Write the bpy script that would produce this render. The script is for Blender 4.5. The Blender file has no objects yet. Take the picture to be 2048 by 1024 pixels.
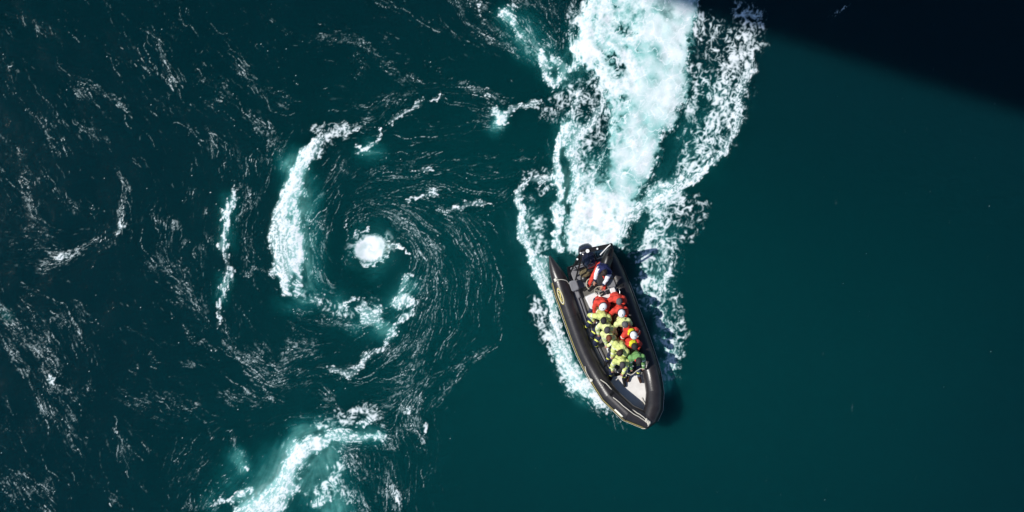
import bpy, math, random
import numpy as np
from mathutils import Vector, Matrix, noise
from math import sin, cos, pi, radians

# ================================================================ camera, sky, sun
SC = bpy.context.scene
COL = SC.collection
H = 41.0                       # height of the camera over the water (m)
S = S_ = 52.0                       # plan units per metre at water level
cam_d = bpy.data.cameras.new("camera"); cam = bpy.data.objects.new("camera", cam_d); COL.objects.link(cam)
cam.location = (0, 0, H); cam.rotation_euler = (0, 0, 0)
cam_d.sensor_width = 36; cam_d.lens = 36*H/(2048/S); cam_d.clip_start = 0.2; cam_d.clip_end = 3000
SC.camera = cam

SUN_EL, SHD = 48.0, Vector((1.0, -0.09, 0)).normalized()      # elevation; direction shadows fall
world = bpy.data.worlds.new("World"); SC.world = world; world.use_nodes = True
wn = world.node_tree; bg = wn.nodes["Background"]
sky = wn.nodes.new("ShaderNodeTexSky"); sky.sky_type = 'NISHITA'; sky.sun_disc = False
sky.sun_elevation = radians(SUN_EL); sky.sun_rotation = math.atan2(-SHD.x, -SHD.y)
sky.air_density = 1.0; sky.dust_density = 0.3; sky.ozone_density = 4.0
wn.links.new(sky.outputs[0], bg.inputs[0]); bg.inputs[1].default_value = 0.075
sd = bpy.data.lights.new("sun", 'SUN'); sd.energy = 3.7; sd.angle = radians(0.8); sd.color = (1.0, .965, .90)
sun = bpy.data.objects.new("sun", sd); COL.objects.link(sun)
dvec = Vector((SHD.x*cos(radians(SUN_EL)), SHD.y*cos(radians(SUN_EL)), -sin(radians(SUN_EL))))
sun.rotation_euler = dvec.to_track_quat('-Z', 'Y').to_euler(); sun.location = (-30, 0, 60)
SC.view_settings.view_transform = 'Standard'; SC.view_settings.look = 'None'
SC.view_settings.exposure = 0.42; SC.view_settings.gamma = 1.0
SC.cycles.max_bounces = 6; SC.cycles.sample_clamp_indirect = 4

# ================================================================ helpers
def at(px, py, z=0.0):
    """world point at height z that the plan position (px, py) shows from above"""
    k = (H-z)/H/S
    return Vector(((px-1024)*k, (512-py)*k, z))
def tag(o, label=None, cat=None, group=None, kind=None):
    for k, v in (("label", label), ("category", cat), ("group", group), ("kind", kind)):
        if v: o[k] = v
    return o
def empty(name, loc, rz=0):
    o = bpy.data.objects.new(name, None); COL.objects.link(o); o.location = loc; o.rotation_euler = (0, 0, rz)
    o.empty_display_size = .2; return o

def mat(name, col, rough=.6, spec=.4, metal=0, var=0.0, vscale=8, bump=0.0, bscale=40, col2=None, coat=0, emit=None):
    m = bpy.data.materials.new(name); m.use_nodes = True; nt = m.node_tree; b = nt.nodes["Principled BSDF"]
    b.inputs["Roughness"].default_value = rough; b.inputs["Specular IOR Level"].default_value = spec
    b.inputs["Metallic"].default_value = metal; b.inputs["Coat Weight"].default_value = coat
    c = (*col, 1)
    tc = nt.nodes.new("ShaderNodeTexCoord")
    nz = nt.nodes.new("ShaderNodeTexNoise"); nz.inputs["Scale"].default_value = vscale; nz.inputs["Detail"].default_value = 5; nz.inputs["Roughness"].default_value = .62
    nt.links.new(tc.outputs["Object"], nz.inputs["Vector"])
    rp = nt.nodes.new("ShaderNodeMapRange"); rp.inputs[1].default_value = .35; rp.inputs[2].default_value = .68
    nt.links.new(nz.outputs["Fac"], rp.inputs[0])
    mx = nt.nodes.new("ShaderNodeMix"); mx.data_type = 'RGBA'
    mx.inputs[6].default_value = c
    mx.inputs[7].default_value = (*col2, 1) if col2 else (*[x*(1-var) for x in col], 1)
    nt.links.new(rp.outputs[0], mx.inputs[0]); nt.links.new(mx.outputs[2], b.inputs["Base Color"])
    if bump:
        n2 = nt.nodes.new("ShaderNodeTexNoise"); n2.inputs["Scale"].default_value = bscale; n2.inputs["Detail"].default_value = 4
        nt.links.new(tc.outputs["Object"], n2.inputs["Vector"])
        bp = nt.nodes.new("ShaderNodeBump"); bp.inputs["Strength"].default_value = bump; bp.inputs["Distance"].default_value = .02
        nt.links.new(n2.outputs["Fac"], bp.inputs["Height"]); nt.links.new(bp.outputs[0], b.inputs["Normal"])
    return m

class MB:
    """collects shapes; build() links them as one mesh object"""
    def __init__(s): s.v = []; s.f = []; s.m = []; s.sharp = False
    def add(s, verts, faces, mi=0):
        o = len(s.v); s.v += [Vector(v) for v in verts]; s.f += [tuple(i+o for i in f) for f in faces]; s.m += [mi]*len(faces)
    def sweep(s, pts, rad, seg=12, mi=0, caps=True, up=Vector((0, 0, 1)), flat=1.0, split=()):
        """tube along pts; rad number or list; flat scales the vertical axis; rings doubled at split joints"""
        P = [Vector(p) for p in pts]; n = len(P); R = rad if hasattr(rad, '__len__') else [rad]*n
        rings = []
        for i in range(n):
            d0 = (P[i]-P[i-1]).normalized() if i else (P[1]-P[0]).normalized()
            d1 = (P[i+1]-P[i]).normalized() if i < n-1 else d0
            if not i: d0 = d1
            t = (d0+d1); t = t.normalized() if t.length > 1e-6 else d0
            sc = 1/max(.5, t.dot(d0))
            a = t.cross(up); a = a.normalized() if a.length > 1e-4 else t.orthogonal().normalized()
            b = a.cross(t).normalized()
            ring = [P[i]+a*cos(q)*R[i]*sc+b*sin(q)*R[i]*flat for q in [2*pi*k/seg for k in range(seg)]]
            rings.append(ring)
            if i in split: rings.append(list(ring)); rings[-2] = (rings[-2], 'x')
        vs = []; br = []
        for r_ in rings:
            if isinstance(r_, tuple): vs += r_[0]; br.append(True)
            else: vs += r_; br.append(False)
        fs = []
        for i in range(len(rings)-1):
            if br[i]: continue
            for k in range(seg):
                k2 = (k+1) % seg; fs.append((i*seg+k, i*seg+k2, (i+1)*seg+k2, (i+1)*seg+k))
        if caps: fs.append(tuple(range(seg))[::-1]); fs.append(tuple((len(rings)-1)*seg+k for k in range(seg)))
        s.add(vs, fs, mi); return s
    def box(s, c, size, fwd=Vector((0, 1, 0)), mi=0, bev=0.0, taper=1.0, up=Vector((0, 0, 1))):
        """box centred at c, size = (across, along fwd, up), optional bevel and top taper"""
        f = Vector(fwd).normalized(); r = f.cross(up).normalized(); u = r.cross(f)
        x, y, z = [q/2 for q in size]; b = min(bev, x*.9, y*.9, z*.9); vs = []; fs = []
        lev = [(-z, b), (-z+b, 0), (z-b, 0), (z, b)] if b > 0 else [(-z, 0), (z, 0)]
        for zz, ins in lev:
            tp = 1+(taper-1)*(zz+z)/(2*z)
            X, Y = (x-ins)*tp, (y-ins)*tp; cb = b*1.4
            if b > 0: ring = [(X-cb, -Y), (X, -Y+cb), (X, Y-cb), (X-cb, Y), (-X+cb, Y), (-X, Y-cb), (-X, -Y+cb), (-X+cb, -Y)]
            else: ring = [(X, -Y), (X, Y), (-X, Y), (-X, -Y)]
            vs += [Vector(c)+r*a+f*bb+u*zz for a, bb in ring]
        n = 8 if b > 0 else 4
        for i in range(len(lev)-1):
            for k in range(n): k2 = (k+1) % n; fs.append((i*n+k, i*n+k2, (i+1)*n+k2, (i+1)*n+k))
        fs.append(tuple(range(n))[::-1]); fs.append(tuple((len(lev)-1)*n+k for k in range(n)))
        s.add(vs, fs, mi); return s
    def ball(s, c, r, mi=0, seg=16, rings=10, M=None):
        """ellipsoid; r = (x, y, z); M optional rotation"""
        r = r if hasattr(r, '__len__') else (r, r, r); M = M or Matrix.Identity(3); c = Vector(c)
        vs = [c+M@Vector((0, 0, r[2]))]
        for i in range(1, rings):
            a = pi*i/rings
            for k in range(seg):
                q = 2*pi*k/seg; vs.append(c+M@Vector((r[0]*sin(a)*cos(q), r[1]*sin(a)*sin(q), r[2]*cos(a))))
        vs.append(c+M@Vector((0, 0, -r[2])))
        fs = [(0, 1+k, 1+(k+1) % seg) for k in range(seg)]
        for i in range(rings-2):
            for k in range(seg): k2 = (k+1) % seg; fs.append((1+i*seg+k, 1+(i+1)*seg+k, 1+(i+1)*seg+k2, 1+i*seg+k2))
        L = len(vs)-1; o = 1+(rings-2)*seg
        fs += [(L, o+(k+1) % seg, o+k) for k in range(seg)]
        s.add(vs, fs, mi); return s
    def caps(s, a, b, ra, rb, mi=0, seg=12):
        """tapered capsule"""
        a, b = Vector(a), Vector(b); d = (b-a); L = d.length
        if L < 1e-5: return s.ball(a, ra, mi)
        d /= L; x = d.orthogonal().normalized(); y = d.cross(x)
        prof = [(-ra*cos(t), ra*sin(t)) for t in (0.45, .9, 1.3)]+[(0, ra)]+[(L*k/4, ra+(rb-ra)*k/4) for k in (1, 2, 3)]+[(L, rb)]+[(L+rb*cos(t), rb*sin(t)) for t in (1.3, .9, .45)]
        vs = [a-d*ra]
        for h_, r_ in prof: vs += [a+d*h_+(x*cos(2*pi*k/seg)+y*sin(2*pi*k/seg))*r_ for k in range(seg)]
        vs.append(b+d*rb); n = len(prof)
        fs = [(0, 1+(k+1) % seg, 1+k) for k in range(seg)]
        for i in range(n-1):
            for k in range(seg): k2 = (k+1) % seg; fs.append((1+i*seg+k, 1+i*seg+k2, 1+(i+1)*seg+k2, 1+(i+1)*seg+k))
        o = 1+(n-1)*seg; Lx = len(vs)-1
        fs += [(Lx, o+k, o+(k+1) % seg) for k in range(seg)]
        s.add(vs, fs, mi); return s
    def disc(s, c, nrm, r, th, seg=20, mi=0):
        nrm = Vector(nrm).normalized(); return s.sweep([Vector(c)-nrm*th/2, Vector(c)+nrm*th/2], r, seg, mi, up=nrm.orthogonal())
    def mesh(s, name, mats, org=Vector((0, 0, 0)), smooth=True):
        me = bpy.data.meshes.new(name)
        me.from_pydata([v-org for v in s.v], [], s.f)
        for m in (mats if isinstance(mats, (list, tuple)) else [mats]): me.materials.append(m)
        me.polygons.foreach_set("material_index", s.m)
        if smooth: me.polygons.foreach_set("use_smooth", [True]*len(s.f))
        me.update(); return me
    def build(s, name, mats, parent=None, org=None, smooth=True, auto=35):
        if org is None: org = parent.location if parent is not None and parent.type == 'EMPTY' else Vector((0, 0, 0))
        me = s.mesh(name, mats, org, smooth)
        if smooth and auto:
            me.update(); me.set_sharp_from_angle(angle=radians(auto))
        o = bpy.data.objects.new(name, me); COL.objects.link(o)
        if parent is not None: o.parent = parent
        return o
# ---------------------------------------------------------------- sea state
# raster over the water plane, in plan units (1/52 m); used to build the water mesh and its foam
GX0, GY0, GS, GW, GH = -200.0, -140.0, 1.36, 1804, 960
rng = np.random.default_rng(7)
PX, PY = np.meshgrid(GX0 + GS*np.arange(GW, dtype=np.float32), GY0 + GS*np.arange(GH, dtype=np.float32))

_fx = np.fft.rfftfreq(GW)[None, :]; _fy = np.fft.fftfreq(GH)[:, None]
def gnoise(scale, seed, octaves=1, ax=1.0, ay=1.0):
    """gaussian random field, unit variance; scale = blob size in plan units"""
    out = 0
    for o in range(octaves):
        r = np.random.default_rng(seed*17+o)
        s = scale/GS/(2**o)
        f2 = (_fx*ax)**2 + (_fy*ay)**2
        n = np.fft.irfft2(np.fft.rfft2(r.standard_normal((GH, GW)).astype(np.float32))*np.exp(-f2*(s*1.4)**2*2), s=(GH, GW))
        out = out + n/n.std()*(0.55**o)
    return (out/out.std()).astype(np.float32)
def gblur(a, s):
    s = s/GS
    return np.fft.irfft2(np.fft.rfft2(a)*np.exp(-2*(np.pi*s)**2*(_fx**2+_fy**2)), s=(GH, GW)).astype(np.float32)
def sst(a, b, x):
    t = np.clip((x-a)/(b-a), 0, 1); return t*t*(3-2*t)

W1X, W1Y = gnoise(34, 1, 3)*3.6, gnoise(34, 2, 3)*3.6        # warp of every stroke edge
W2X, W2Y = gnoise(7, 3, 2)*2.6, gnoise(7, 4, 2)*2.6
QX, QY = PX+W1X+W2X, PY+W1Y+W2Y

def poly_hard(P):
    ins = np.zeros(PX.shape, bool)
    for a, b in zip(P, P[1:]+P[:1]):
        if abs(b[1]-a[1]) > 1e-6: ins ^= ((a[1] > PY) != (b[1] > PY)) & (PX < a[0]+(PY-a[1])/(b[1]-a[1])*(b[0]-a[0]))
    return ins.astype(np.float32)
def stroke(ch, pts, val=1.0, soft=0.5, side=None, wobble=1.0):
    """pts: (x, y, halfwidth).  side=+1/-1 softens one side only (crisp front, trailing haze)"""
    P = np.array(pts, dtype=np.float32)
    wm = P[:, 2].max()*2.2+25
    x0 = max(0, int((P[:, 0].min()-wm-GX0)/GS)); x1 = min(GW, int((P[:, 0].max()+wm-GX0)/GS)+1)
    y0 = max(0, int((P[:, 1].min()-wm-GY0)/GS)); y1 = min(GH, int((P[:, 1].max()+wm-GY0)/GS)+1)
    if x1 <= x0 or y1 <= y0: return
    sl = (slice(y0, y1), slice(x0, x1))
    X = PX[sl]+(QX[sl]-PX[sl])*wobble; Y = PY[sl]+(QY[sl]-PY[sl])*wobble
    best = np.full(X.shape, 9.0, np.float32); sgn = np.zeros(X.shape, np.float32)
    for a, b in zip(P[:-1], P[1:]):
        dx, dy = b[0]-a[0], b[1]-a[1]; L2 = dx*dx+dy*dy+1e-6
        t = np.clip(((X-a[0])*dx+(Y-a[1])*dy)/L2, 0, 1)
        ex = X-(a[0]+t*dx); ey = Y-(a[1]+t*dy)
        d = np.sqrt(ex*ex+ey*ey)/(a[2]+t*(b[2]-a[2])+0.01)
        c = dx*ey-dy*ex
        m = d < best
        best = np.where(m, d, best); sgn = np.where(m, np.sign(c), sgn)
    if side is not None:
        so = np.where(sgn == side, soft, 0.12)
    else: so = soft
    v = val*(1-sst(1-so, 1+so, best))
    ch[sl] = np.maximum(ch[sl], v)
def blob(ch, x, y, rx, ry, val=1, soft=0.5, ang=0, wobble=1.0):
    X = PX+(QX-PX)*wobble-x; Y = PY+(QY-PY)*wobble-y
    c, s = np.cos(np.radians(ang)), np.sin(np.radians(ang))
    d = np.sqrt(((X*c+Y*s)/rx)**2+((-X*s+Y*c)/ry)**2)
    ch[:] = np.maximum(ch, val*(1-sst(1-soft, 1+soft, d)))
def poly(pts, soft):
    """soft-edged polygon mask with wobbling rim"""
    P = np.array(pts, dtype=np.float32); X, Y = QX, QY
    ins = np.zeros(X.shape, bool); d = np.full(X.shape, 1e9, np.float32)
    for a, b in zip(P, np.roll(P, -1, 0)):
        dx, dy = b[0]-a[0], b[1]-a[1]
        t = np.clip(((X-a[0])*dx+(Y-a[1])*dy)/(dx*dx+dy*dy+1e-6), 0, 1)
        d = np.minimum(d, (X-a[0]-t*dx)**2+(Y-a[1]-t*dy)**2)
        if abs(dy) > 1e-6:
            ins ^= ((a[1] > Y) != (b[1] > Y)) & (X < a[0]+(Y-a[1])/dy*dx)
    d = np.sqrt(d)*np.where(ins, 1, -1)
    return sst(-soft, soft, d)

# --- current direction, interpolated from guide lines
GUIDES = [
 [(0,150),(60,280),(110,400)], [(180,165),(225,195),(270,235)], [(300,65),(325,110),(345,165)], [(60,215),(85,260),(115,310)],
 [(150,240),(200,300)], [(0,300),(40,320)], [(420,210),(455,240)], [(225,330),(262,370),(245,460)], [(0,490),(130,515),(160,500)],
 [(470,370),(455,440),(450,500),(435,600),(440,660)], [(500,80),(540,130)], [(620,10),(650,60)], [(600,80),(700,90),(770,130)],
 [(770,130),(820,170)], [(10,660),(60,720),(100,800)], [(0,640),(70,690),(110,770)], [(110,780),(140,860)], [(150,560),(200,600)],
 [(280,560),(330,600),(380,640)], [(20,950),(60,1000)], [(220,880),(260,980)], [(370,930),(400,880)], [(300,780),(400,810)],
 [(440,650),(480,700),(510,720)], [(512,700),(560,740),(640,710)], [(640,750),(740,740),(800,660),(835,620)],
 [(545,590),(620,640),(690,650)], [(560,600),(650,625),(720,600)],
 [(590,440),(640,360),(680,300)], [(640,560),(625,480),(650,400),(680,350)], [(660,520),(650,460),(670,400)],
 [(740,300),(900,290),(1000,310)], [(780,350),(860,345)], [(800,420),(920,420),(985,408)], [(840,310),(900,288)], [(960,290),(1030,315)],
 [(700,450),(735,430),(780,440),(830,470),(850,520),(845,580),(830,620)],
 [(760,410),(830,430),(890,480),(905,560),(880,640)], [(820,400),(900,430),(950,500),(955,590)],
 [(900,420),(960,460),(1000,520),(1005,600),(985,680),(930,720)], [(985,640),(960,690),(900,740),(850,800)],
 [(870,700),(830,760),(800,830)], [(790,700),(830,640),(850,600)], [(700,540),(740,545),(790,520)],
 [(690,520),(700,545),(740,560)], [(720,600),(780,620),(830,560)],
 [(640,760),(700,820),(760,870)], [(700,820),(800,780),(850,760)], [(640,870),(720,880),(780,870)],
 [(500,1000),(560,950),(600,900),(650,880)], [(540,960),(570,880),(640,850),(730,830)], [(660,900),(680,960),(700,1010)],
 [(680,1024),(672,960),(655,930)], [(760,880),(780,960),(790,1024)], [(830,830),(840,900),(820,1000)], [(720,960),(740,1020)],
 [(905,0),(930,40),(970,65),(1015,100),(1060,130)], [(1000,30),(1040,60),(1080,100)], [(1070,100),(1090,150)], [(1150,110),(1100,180)],
 [(690,262),(760,245),(800,220),(880,205)], [(700,235),(800,215)], [(890,180),(950,185),(990,215),(1060,210),(1110,180)],
 [(1150,0),(1150,120),(1130,250),(1110,400),(1120,500)], [(1280,0),(1260,200),(1220,350),(1190,480)],
 [(1400,0),(1390,150),(1340,300),(1260,430)], [(1520,0),(1500,140),(1460,260),(1380,370),(1280,410)],
 [(1400,420),(1350,560),(1340,700)], [(1300,480),(1290,600),(1340,760)],
 [(1035,400),(1060,510),(1100,620),(1140,740),(1200,810)], [(1030,390),(1100,355)], [(1060,450),(1100,445)],
]
def flow_field():
    sc = 12; gx = PX[::sc, ::sc]; gy = PY[::sc, ::sc]
    c2 = np.zeros(gx.shape); s2 = np.zeros(gx.shape)
    for g in GUIDES:
        for (ax, ay), (bx, by) in zip(g[:-1], g[1:]):
            L = np.hypot(bx-ax, by-ay); th = np.arctan2(by-ay, bx-ax)
            n = max(1, int(L/18))
            for i in range(n):
                t = (i+.5)/n; mx, my = ax+(bx-ax)*t, ay+(by-ay)*t
                w = (L/n)/(((gx-mx)**2+(gy-my)**2+90)**1.6)
                c2 += w*np.cos(2*th); s2 += w*np.sin(2*th)
    th = np.arctan2(s2, c2)
    c2, s2 = np.cos(th), np.sin(th)
    # bilinear upsample
    iy = np.arange(GH)/sc; ix = np.arange(GW)/sc
    def up(a):
        y0 = np.minimum(iy.astype(int), a.shape[0]-2); x0 = np.minimum(ix.astype(int), a.shape[1]-2)
        fy = np.clip(iy-y0, 0, 1)[:, None]; fx = np.clip(ix-x0, 0, 1)[None, :]
        return (a[y0][:, x0]*(1-fy)*(1-fx)+a[y0+1][:, x0]*fy*(1-fx)+a[y0][:, x0+1]*(1-fy)*fx+a[y0+1][:, x0+1]*fy*fx)
    th = 0.5*np.arctan2(up(s2), up(c2)) + gnoise(40, 60, 3)*0.16
    return np.cos(th).astype(np.float32), np.sin(th).astype(np.float32)
VX, VY = flow_field()
def lic(n, steps, step=1.0):
    """smear noise along the current"""
    acc = n.copy()
    for sg in (1, -1):
        ix = np.broadcast_to(np.arange(GW, dtype=np.float32), n.shape).copy(); iy = np.broadcast_to(np.arange(GH, dtype=np.float32)[:, None], n.shape).copy()
        px = VX*sg; py = VY*sg
        for k in range(steps):
            ix += px*step; iy += py*step
            jx = np.clip(ix+.5, 0, GW-1).astype(np.int32); jy = np.clip(iy+.5, 0, GH-1).astype(np.int32)
            acc += n[jy, jx]
            vx = VX[jy, jx]; vy = VY[jy, jx]
            f = np.where(vx*px+vy*py < 0, -1, 1)
            px = vx*f; py = vy*f
    acc -= acc.mean()
    return (acc/acc.std()).astype(np.float32)
def worley(cell, seed, X, Y):
    """F2-F1 of jittered points: thin where cells meet"""
    r = np.random.default_rng(seed); N = 257
    jx, jy = r.random((N, N)).astype(np.float32), r.random((N, N)).astype(np.float32)
    u = X/cell+500; v = Y/cell+500; iu = np.floor(u).astype(np.int32); iv = np.floor(v).astype(np.int32)
    f1 = np.full(X.shape, 9., np.float32); f2 = f1.copy()
    for a in (-1, 0, 1):
        for b in (-1, 0, 1):
            cu, cv = iu+a, iv+b
            d = (cu+jx[cv % N, cu % N]-u)**2+(cv+jy[cv % N, cu % N]-v)**2
            f2 = np.minimum(f2, np.maximum(f1, d)); f1 = np.minimum(f1, d)
    return np.sqrt(f2)-np.sqrt(f1), np.sqrt(f1)

Z = lambda: np.zeros((GH, GW), np.float32)
D, LC, SF, A = Z(), Z(), Z(), Z()     # fleck density, lace, solid foam, bubbles under the surface plus broad water tone

# ======== scattered flecks on the current (left half of the water)
base = 1-sst(930, 1040, PX+ 0.10*(PY-400)+gnoise(60, 11, 2)*12)
D[:] = 0.15*base*(.6+.4*sst(1000, 500, PX))
for p, v in [
 ([(150,70,12),(230,60,10)], .25), ([(0,110,16),(25,160,12)], .5), ([(300,62,7),(325,110,9),(345,165,8)], .62), ([(180,160,4),(225,192,6),(270,232,4)], .75),
 ([(225,115,12),(290,130,14),(345,150,12)], .4), ([(60,212,5),(95,255,7),(118,308,6)], .55), ([(90,200,7),(125,250,8)], .45), ([(150,240,7),(190,270,9),(220,290,8)], .65),
 ([(160,180,20),(190,215,18)], .45), ([(120,250,16),(150,310,14)], .45), ([(230,335,5),(262,372,5)], .72), ([(258,385,6),(245,440,9),(238,468,7)], .8),
 ([(0,270,14),(40,300,16),(50,350,14),(60,430,26)], .42), ([(90,360,20),(130,400,20)], .42), ([(30,440,30),(80,470,30),(20,500,16)], .48), ([(110,512,12),(140,515,14),(160,500,8)], .85),
 ([(140,420,20),(200,415,12)], .45), ([(200,490,12),(220,480,10)], .6), ([(310,435,14),(350,450,16),(365,480,12)], .5), ([(290,500,20),(370,480,12)], .4),
 ([(340,350,24),(400,400,20),(410,430,10)], .42), ([(330,200,30),(360,210,24)], .32), ([(400,150,24),(440,170,20),(450,230,16)], .45), ([(480,120,24),(505,180,20)], .4),
 ([(440,230,20),(500,230,26),(540,270,16)], .48), ([(460,285,10),(500,330,14),(480,360,16)], .5), ([(512,250,20),(560,290,20),(570,320,8)], .55),
 ([(512,310,12),(560,330,10)], .5), ([(520,20,8),(600,90,10)], .35), ([(632,0,6),(640,50,8)], .5), ([(595,82,14),(690,82,12),(725,92,10)], .48),
 ([(690,85,6),(760,105,7),(775,130,9)], .66), ([(760,60,5),(810,120,5)], .4), ([(770,130,9),(800,160,12),(840,160,8)], .52), ([(520,180,12),(580,190,10),(610,160,8)], .3),
 ([(850,40,10),(920,80,14),(960,80,14)], .3), ([(730,0,8),(790,10,8)], .4), ([(610,60,8),(640,90,7)], .5), ([(560,200,14),(580,240,8),(640,280,6)], .35),
 ([(510,100,10),(550,120,6)], .4), ([(380,250,14),(430,300,12)], .3), ([(120,60,20),(60,50,14)], .3), ([(420,260,12),(450,330,20)], .4),
 # left band
 ([(0,620,12),(20,645,16),(60,680,22),(100,720,18)], .72), ([(0,650,6),(30,720,9),(60,770,7),(80,810,7)], .78), ([(60,640,16),(100,680,18),(120,750,10)], .6),
 ([(80,700,10),(100,765,10),(120,785,8)], .82), ([(120,780,8),(160,785,9),(180,770,12)], .7), ([(75,790,10),(100,830,14),(120,850,8)], .7), ([(130,850,10),(145,885,10)], .55),
 ([(120,630,20),(160,620,20),(150,680,20)], .48), ([(180,640,14),(200,620,10)], .4), ([(170,690,8),(190,680,6)], .4), ([(130,850,20),(160,800,20)], .45),
 ([(10,950,20),(50,985,16),(100,975,14),(90,1020,16)], .6), ([(100,960,10),(95,1010,10)], .55), ([(240,780,26),(280,800,24),(340,790,14)], .52), ([(270,760,10),(270,740,10)], .5),
 ([(350,810,9),(380,815,9),(400,800,7)], .66), ([(220,860,20),(260,930,22),(280,980,20)], .42), ([(240,990,10),(220,1010,10)], .5), ([(300,700,10),(315,770,10)], .4),
 ([(370,890,5),(405,930,5),(385,950,5)], .4), ([(350,910,4),(350,960,5)], .4), ([(410,830,4),(430,880,4)], .45), ([(370,700,4),(385,730,4),(400,760,4)], .5),
 ([(300,520,26),(350,560,26),(380,600,22),(360,540,20)], .48), ([(350,560,20),(400,620,20)], .48), ([(370,660,8),(395,690,8)], .62), ([(410,690,6),(430,710,7)], .62),
 ([(60,520,20),(110,540,16),(140,515,12)], .6), ([(440,790,9),(470,810,9),(500,800,8)], .62), ([(470,870,8),(480,905,10)], .6), ([(0,520,10),(20,510,10),(30,530,8)], .55),
 ([(0,790,12),(20,810,10)], .5), ([(60,930,16),(60,960,12)], .5),
 # around the long strand left of the arc
 ([(478,365,10),(500,400,16),(480,450,20),(500,490,16)], .5), ([(440,500,10),(400,500,12),(420,470,10)], .4), ([(455,545,8),(510,540,8),(545,540,8)], .62), ([(470,505,8),(530,500,6)], .4),
 ([(442,650,14),(460,690,16),(490,715,18),(512,720,18)], .66), ([(470,560,8),(480,600,10),(500,650,14)], .4), ([(452,520,16),(430,600,14)], .4),
 # whirl
 ([(600,620,20),(650,640,24),(700,650,20),(760,660,10)], .5), ([(700,450,10),(740,425,10),(800,430,14),(850,470,16),(870,520,16)], .72), ([(780,440,10),(830,470,12),(845,520,10)], .74),
 ([(860,480,20),(880,560,24),(860,640,22)], .62), ([(900,440,16),(940,520,18),(950,600,16)], .5), ([(960,500,10),(1000,540,7),(1000,610,7)], .5),
 ([(1005,560,5),(1000,640,6),(985,690,7),(930,730,8),(890,780,9),(860,800,9)], .66), ([(830,560,20),(860,620,26),(820,700,26),(800,780,26)], .62),
 ([(800,480,10),(840,500,10),(832,560,8)], .5), ([(640,400,10),(650,470,12),(640,540,12),(620,580,10)], .6), ([(622,430,5),(630,500,6),(640,560,7)], .8), ([(655,410,4),(645,450,5),(650,500,5)], .8),
 ([(640,360,12),(680,340,10),(665,400,8)], .5), ([(680,520,10),(650,560,14),(690,600,14)], .52), ([(790,700,20),(840,740,24),(800,800,24),(760,830,20)], .66),
 ([(560,700,26),(620,690,20),(640,700,14)], .62), ([(520,745,18),(560,740,14),(600,745,12)], .66), ([(570,690,10),(575,735,8),(540,760,6)], .84), ([(580,690,8),(625,700,6),(640,720,6)], .8),
 ([(512,690,14),(560,700,8)], .6), ([(500,790,24),(560,780,24),(580,760,14)], .48), ([(540,780,12),(545,795,10)], .75), ([(650,790,14),(670,820,14),(610,830,14)], .45),
 ([(560,760,20),(660,780,10)], .4), ([(830,800,14),(820,850,18),(850,880,10)], .7), ([(700,910,26),(760,940,34),(790,1000,34)], .62), ([(780,950,10),(790,1000,12)], .82), ([(700,980,10),(720,1020,12)], .8),
 ([(690,920,5),(720,965,6),(760,930,5)], .8), ([(830,910,14),(850,860,14)], .5), ([(870,880,6),(880,860,6)], .5), ([(850,960,8),(845,1020,8)], .4), ([(600,870,8),(560,890,6)], .4),
 ([(740,900,20),(820,870,20)], .5), ([(400,1010,12),(440,1000,20),(370,1010,14)], .72), ([(440,960,8),(450,990,10)], .55),
 # upper middle
 ([(700,250,9),(760,240,12),(800,222,14),(850,210,8),(880,195,7)], .74), ([(780,200,20),(830,190,14)], .42), ([(740,215,14),(760,250,10)], .5), ([(900,165,8),(940,175,10),(980,190,10),(1010,205,8)], .66),
 ([(870,200,6),(950,200,7)], .4), ([(640,262,12),(680,252,12)], .6), ([(690,300,10),(700,350,14)], .42), ([(740,350,8),(790,340,8)], .55), ([(745,400,10),(780,390,10),(800,400,8)], .58),
 ([(770,355,4),(820,330,5),(840,312,4),(900,290,4)], .68), ([(820,345,5),(868,342,6)], .86), ([(880,345,4),(960,330,4),(1000,335,4)], .42), ([(810,400,5),(870,392,6)], .88), ([(875,388,5),(985,408,0.1)], .1),
 ([(900,318,2),(960,312,2),(1060,325,3),(1100,300,4)], .55), ([(1000,288,2),(1040,300,3)], .5), ([(985,395,4),(1010,390,5)], .72), ([(900,360,5),(1000,350,5)], .4), ([(1000,470,5),(1005,500,5)], .62),
 ([(960,395,20),(1000,440,18)], .2), ([(840,380,30),(960,440,20)], .38), ([(740,380,16),(700,420,12)], .4), ([(1020,490,4),(1010,540,5)], .3),
 # top centre rosette
 ([(905,0,8),(930,40,8),(970,68,9),(1010,98,9),(1040,110,8)], .72), ([(950,10,24),(1000,60,24),(1050,100,20)], .62), ([(1020,20,24),(1060,60,26),(1100,80,20)], .55), ([(1040,0,20),(1130,20,26),(1140,90,12)], .5),
 ([(1040,110,10),(1070,130,12),(1060,150,8)], .5), ([(1120,60,14),(1100,130,12)], .55), ([(1145,0,3),(1138,60,3),(1145,110,3)], .85), ([(1130,170,14),(1160,200,10),(1100,230,14)], .55),
 ([(950,240,5),(965,215,4)], .66), ([(975,205,8),(960,240,14),(1000,260,20)], .45), ([(1120,30,10),(1100,10,8)], .6),
 # right of boat, tiny
 ([(1640,10,4),(1665,25,5),(1620,50,3)], .35), ([(1670,22,5),(1700,0,5)], .6),
 ([(1070,590,5),(1095,660,7),(1110,720,7)], .6), ([(1150,790,12),(1220,830,10),(1255,850,8)], .35), ([(1400,420,10),(1410,440,8)], .3),
 ([(1100,600,2),(1068,600,3),(1075,640,3)], .7), ([(1080,650,16),(1100,700,14)], .35),
]: stroke(D, p, v, soft=.75)

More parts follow.
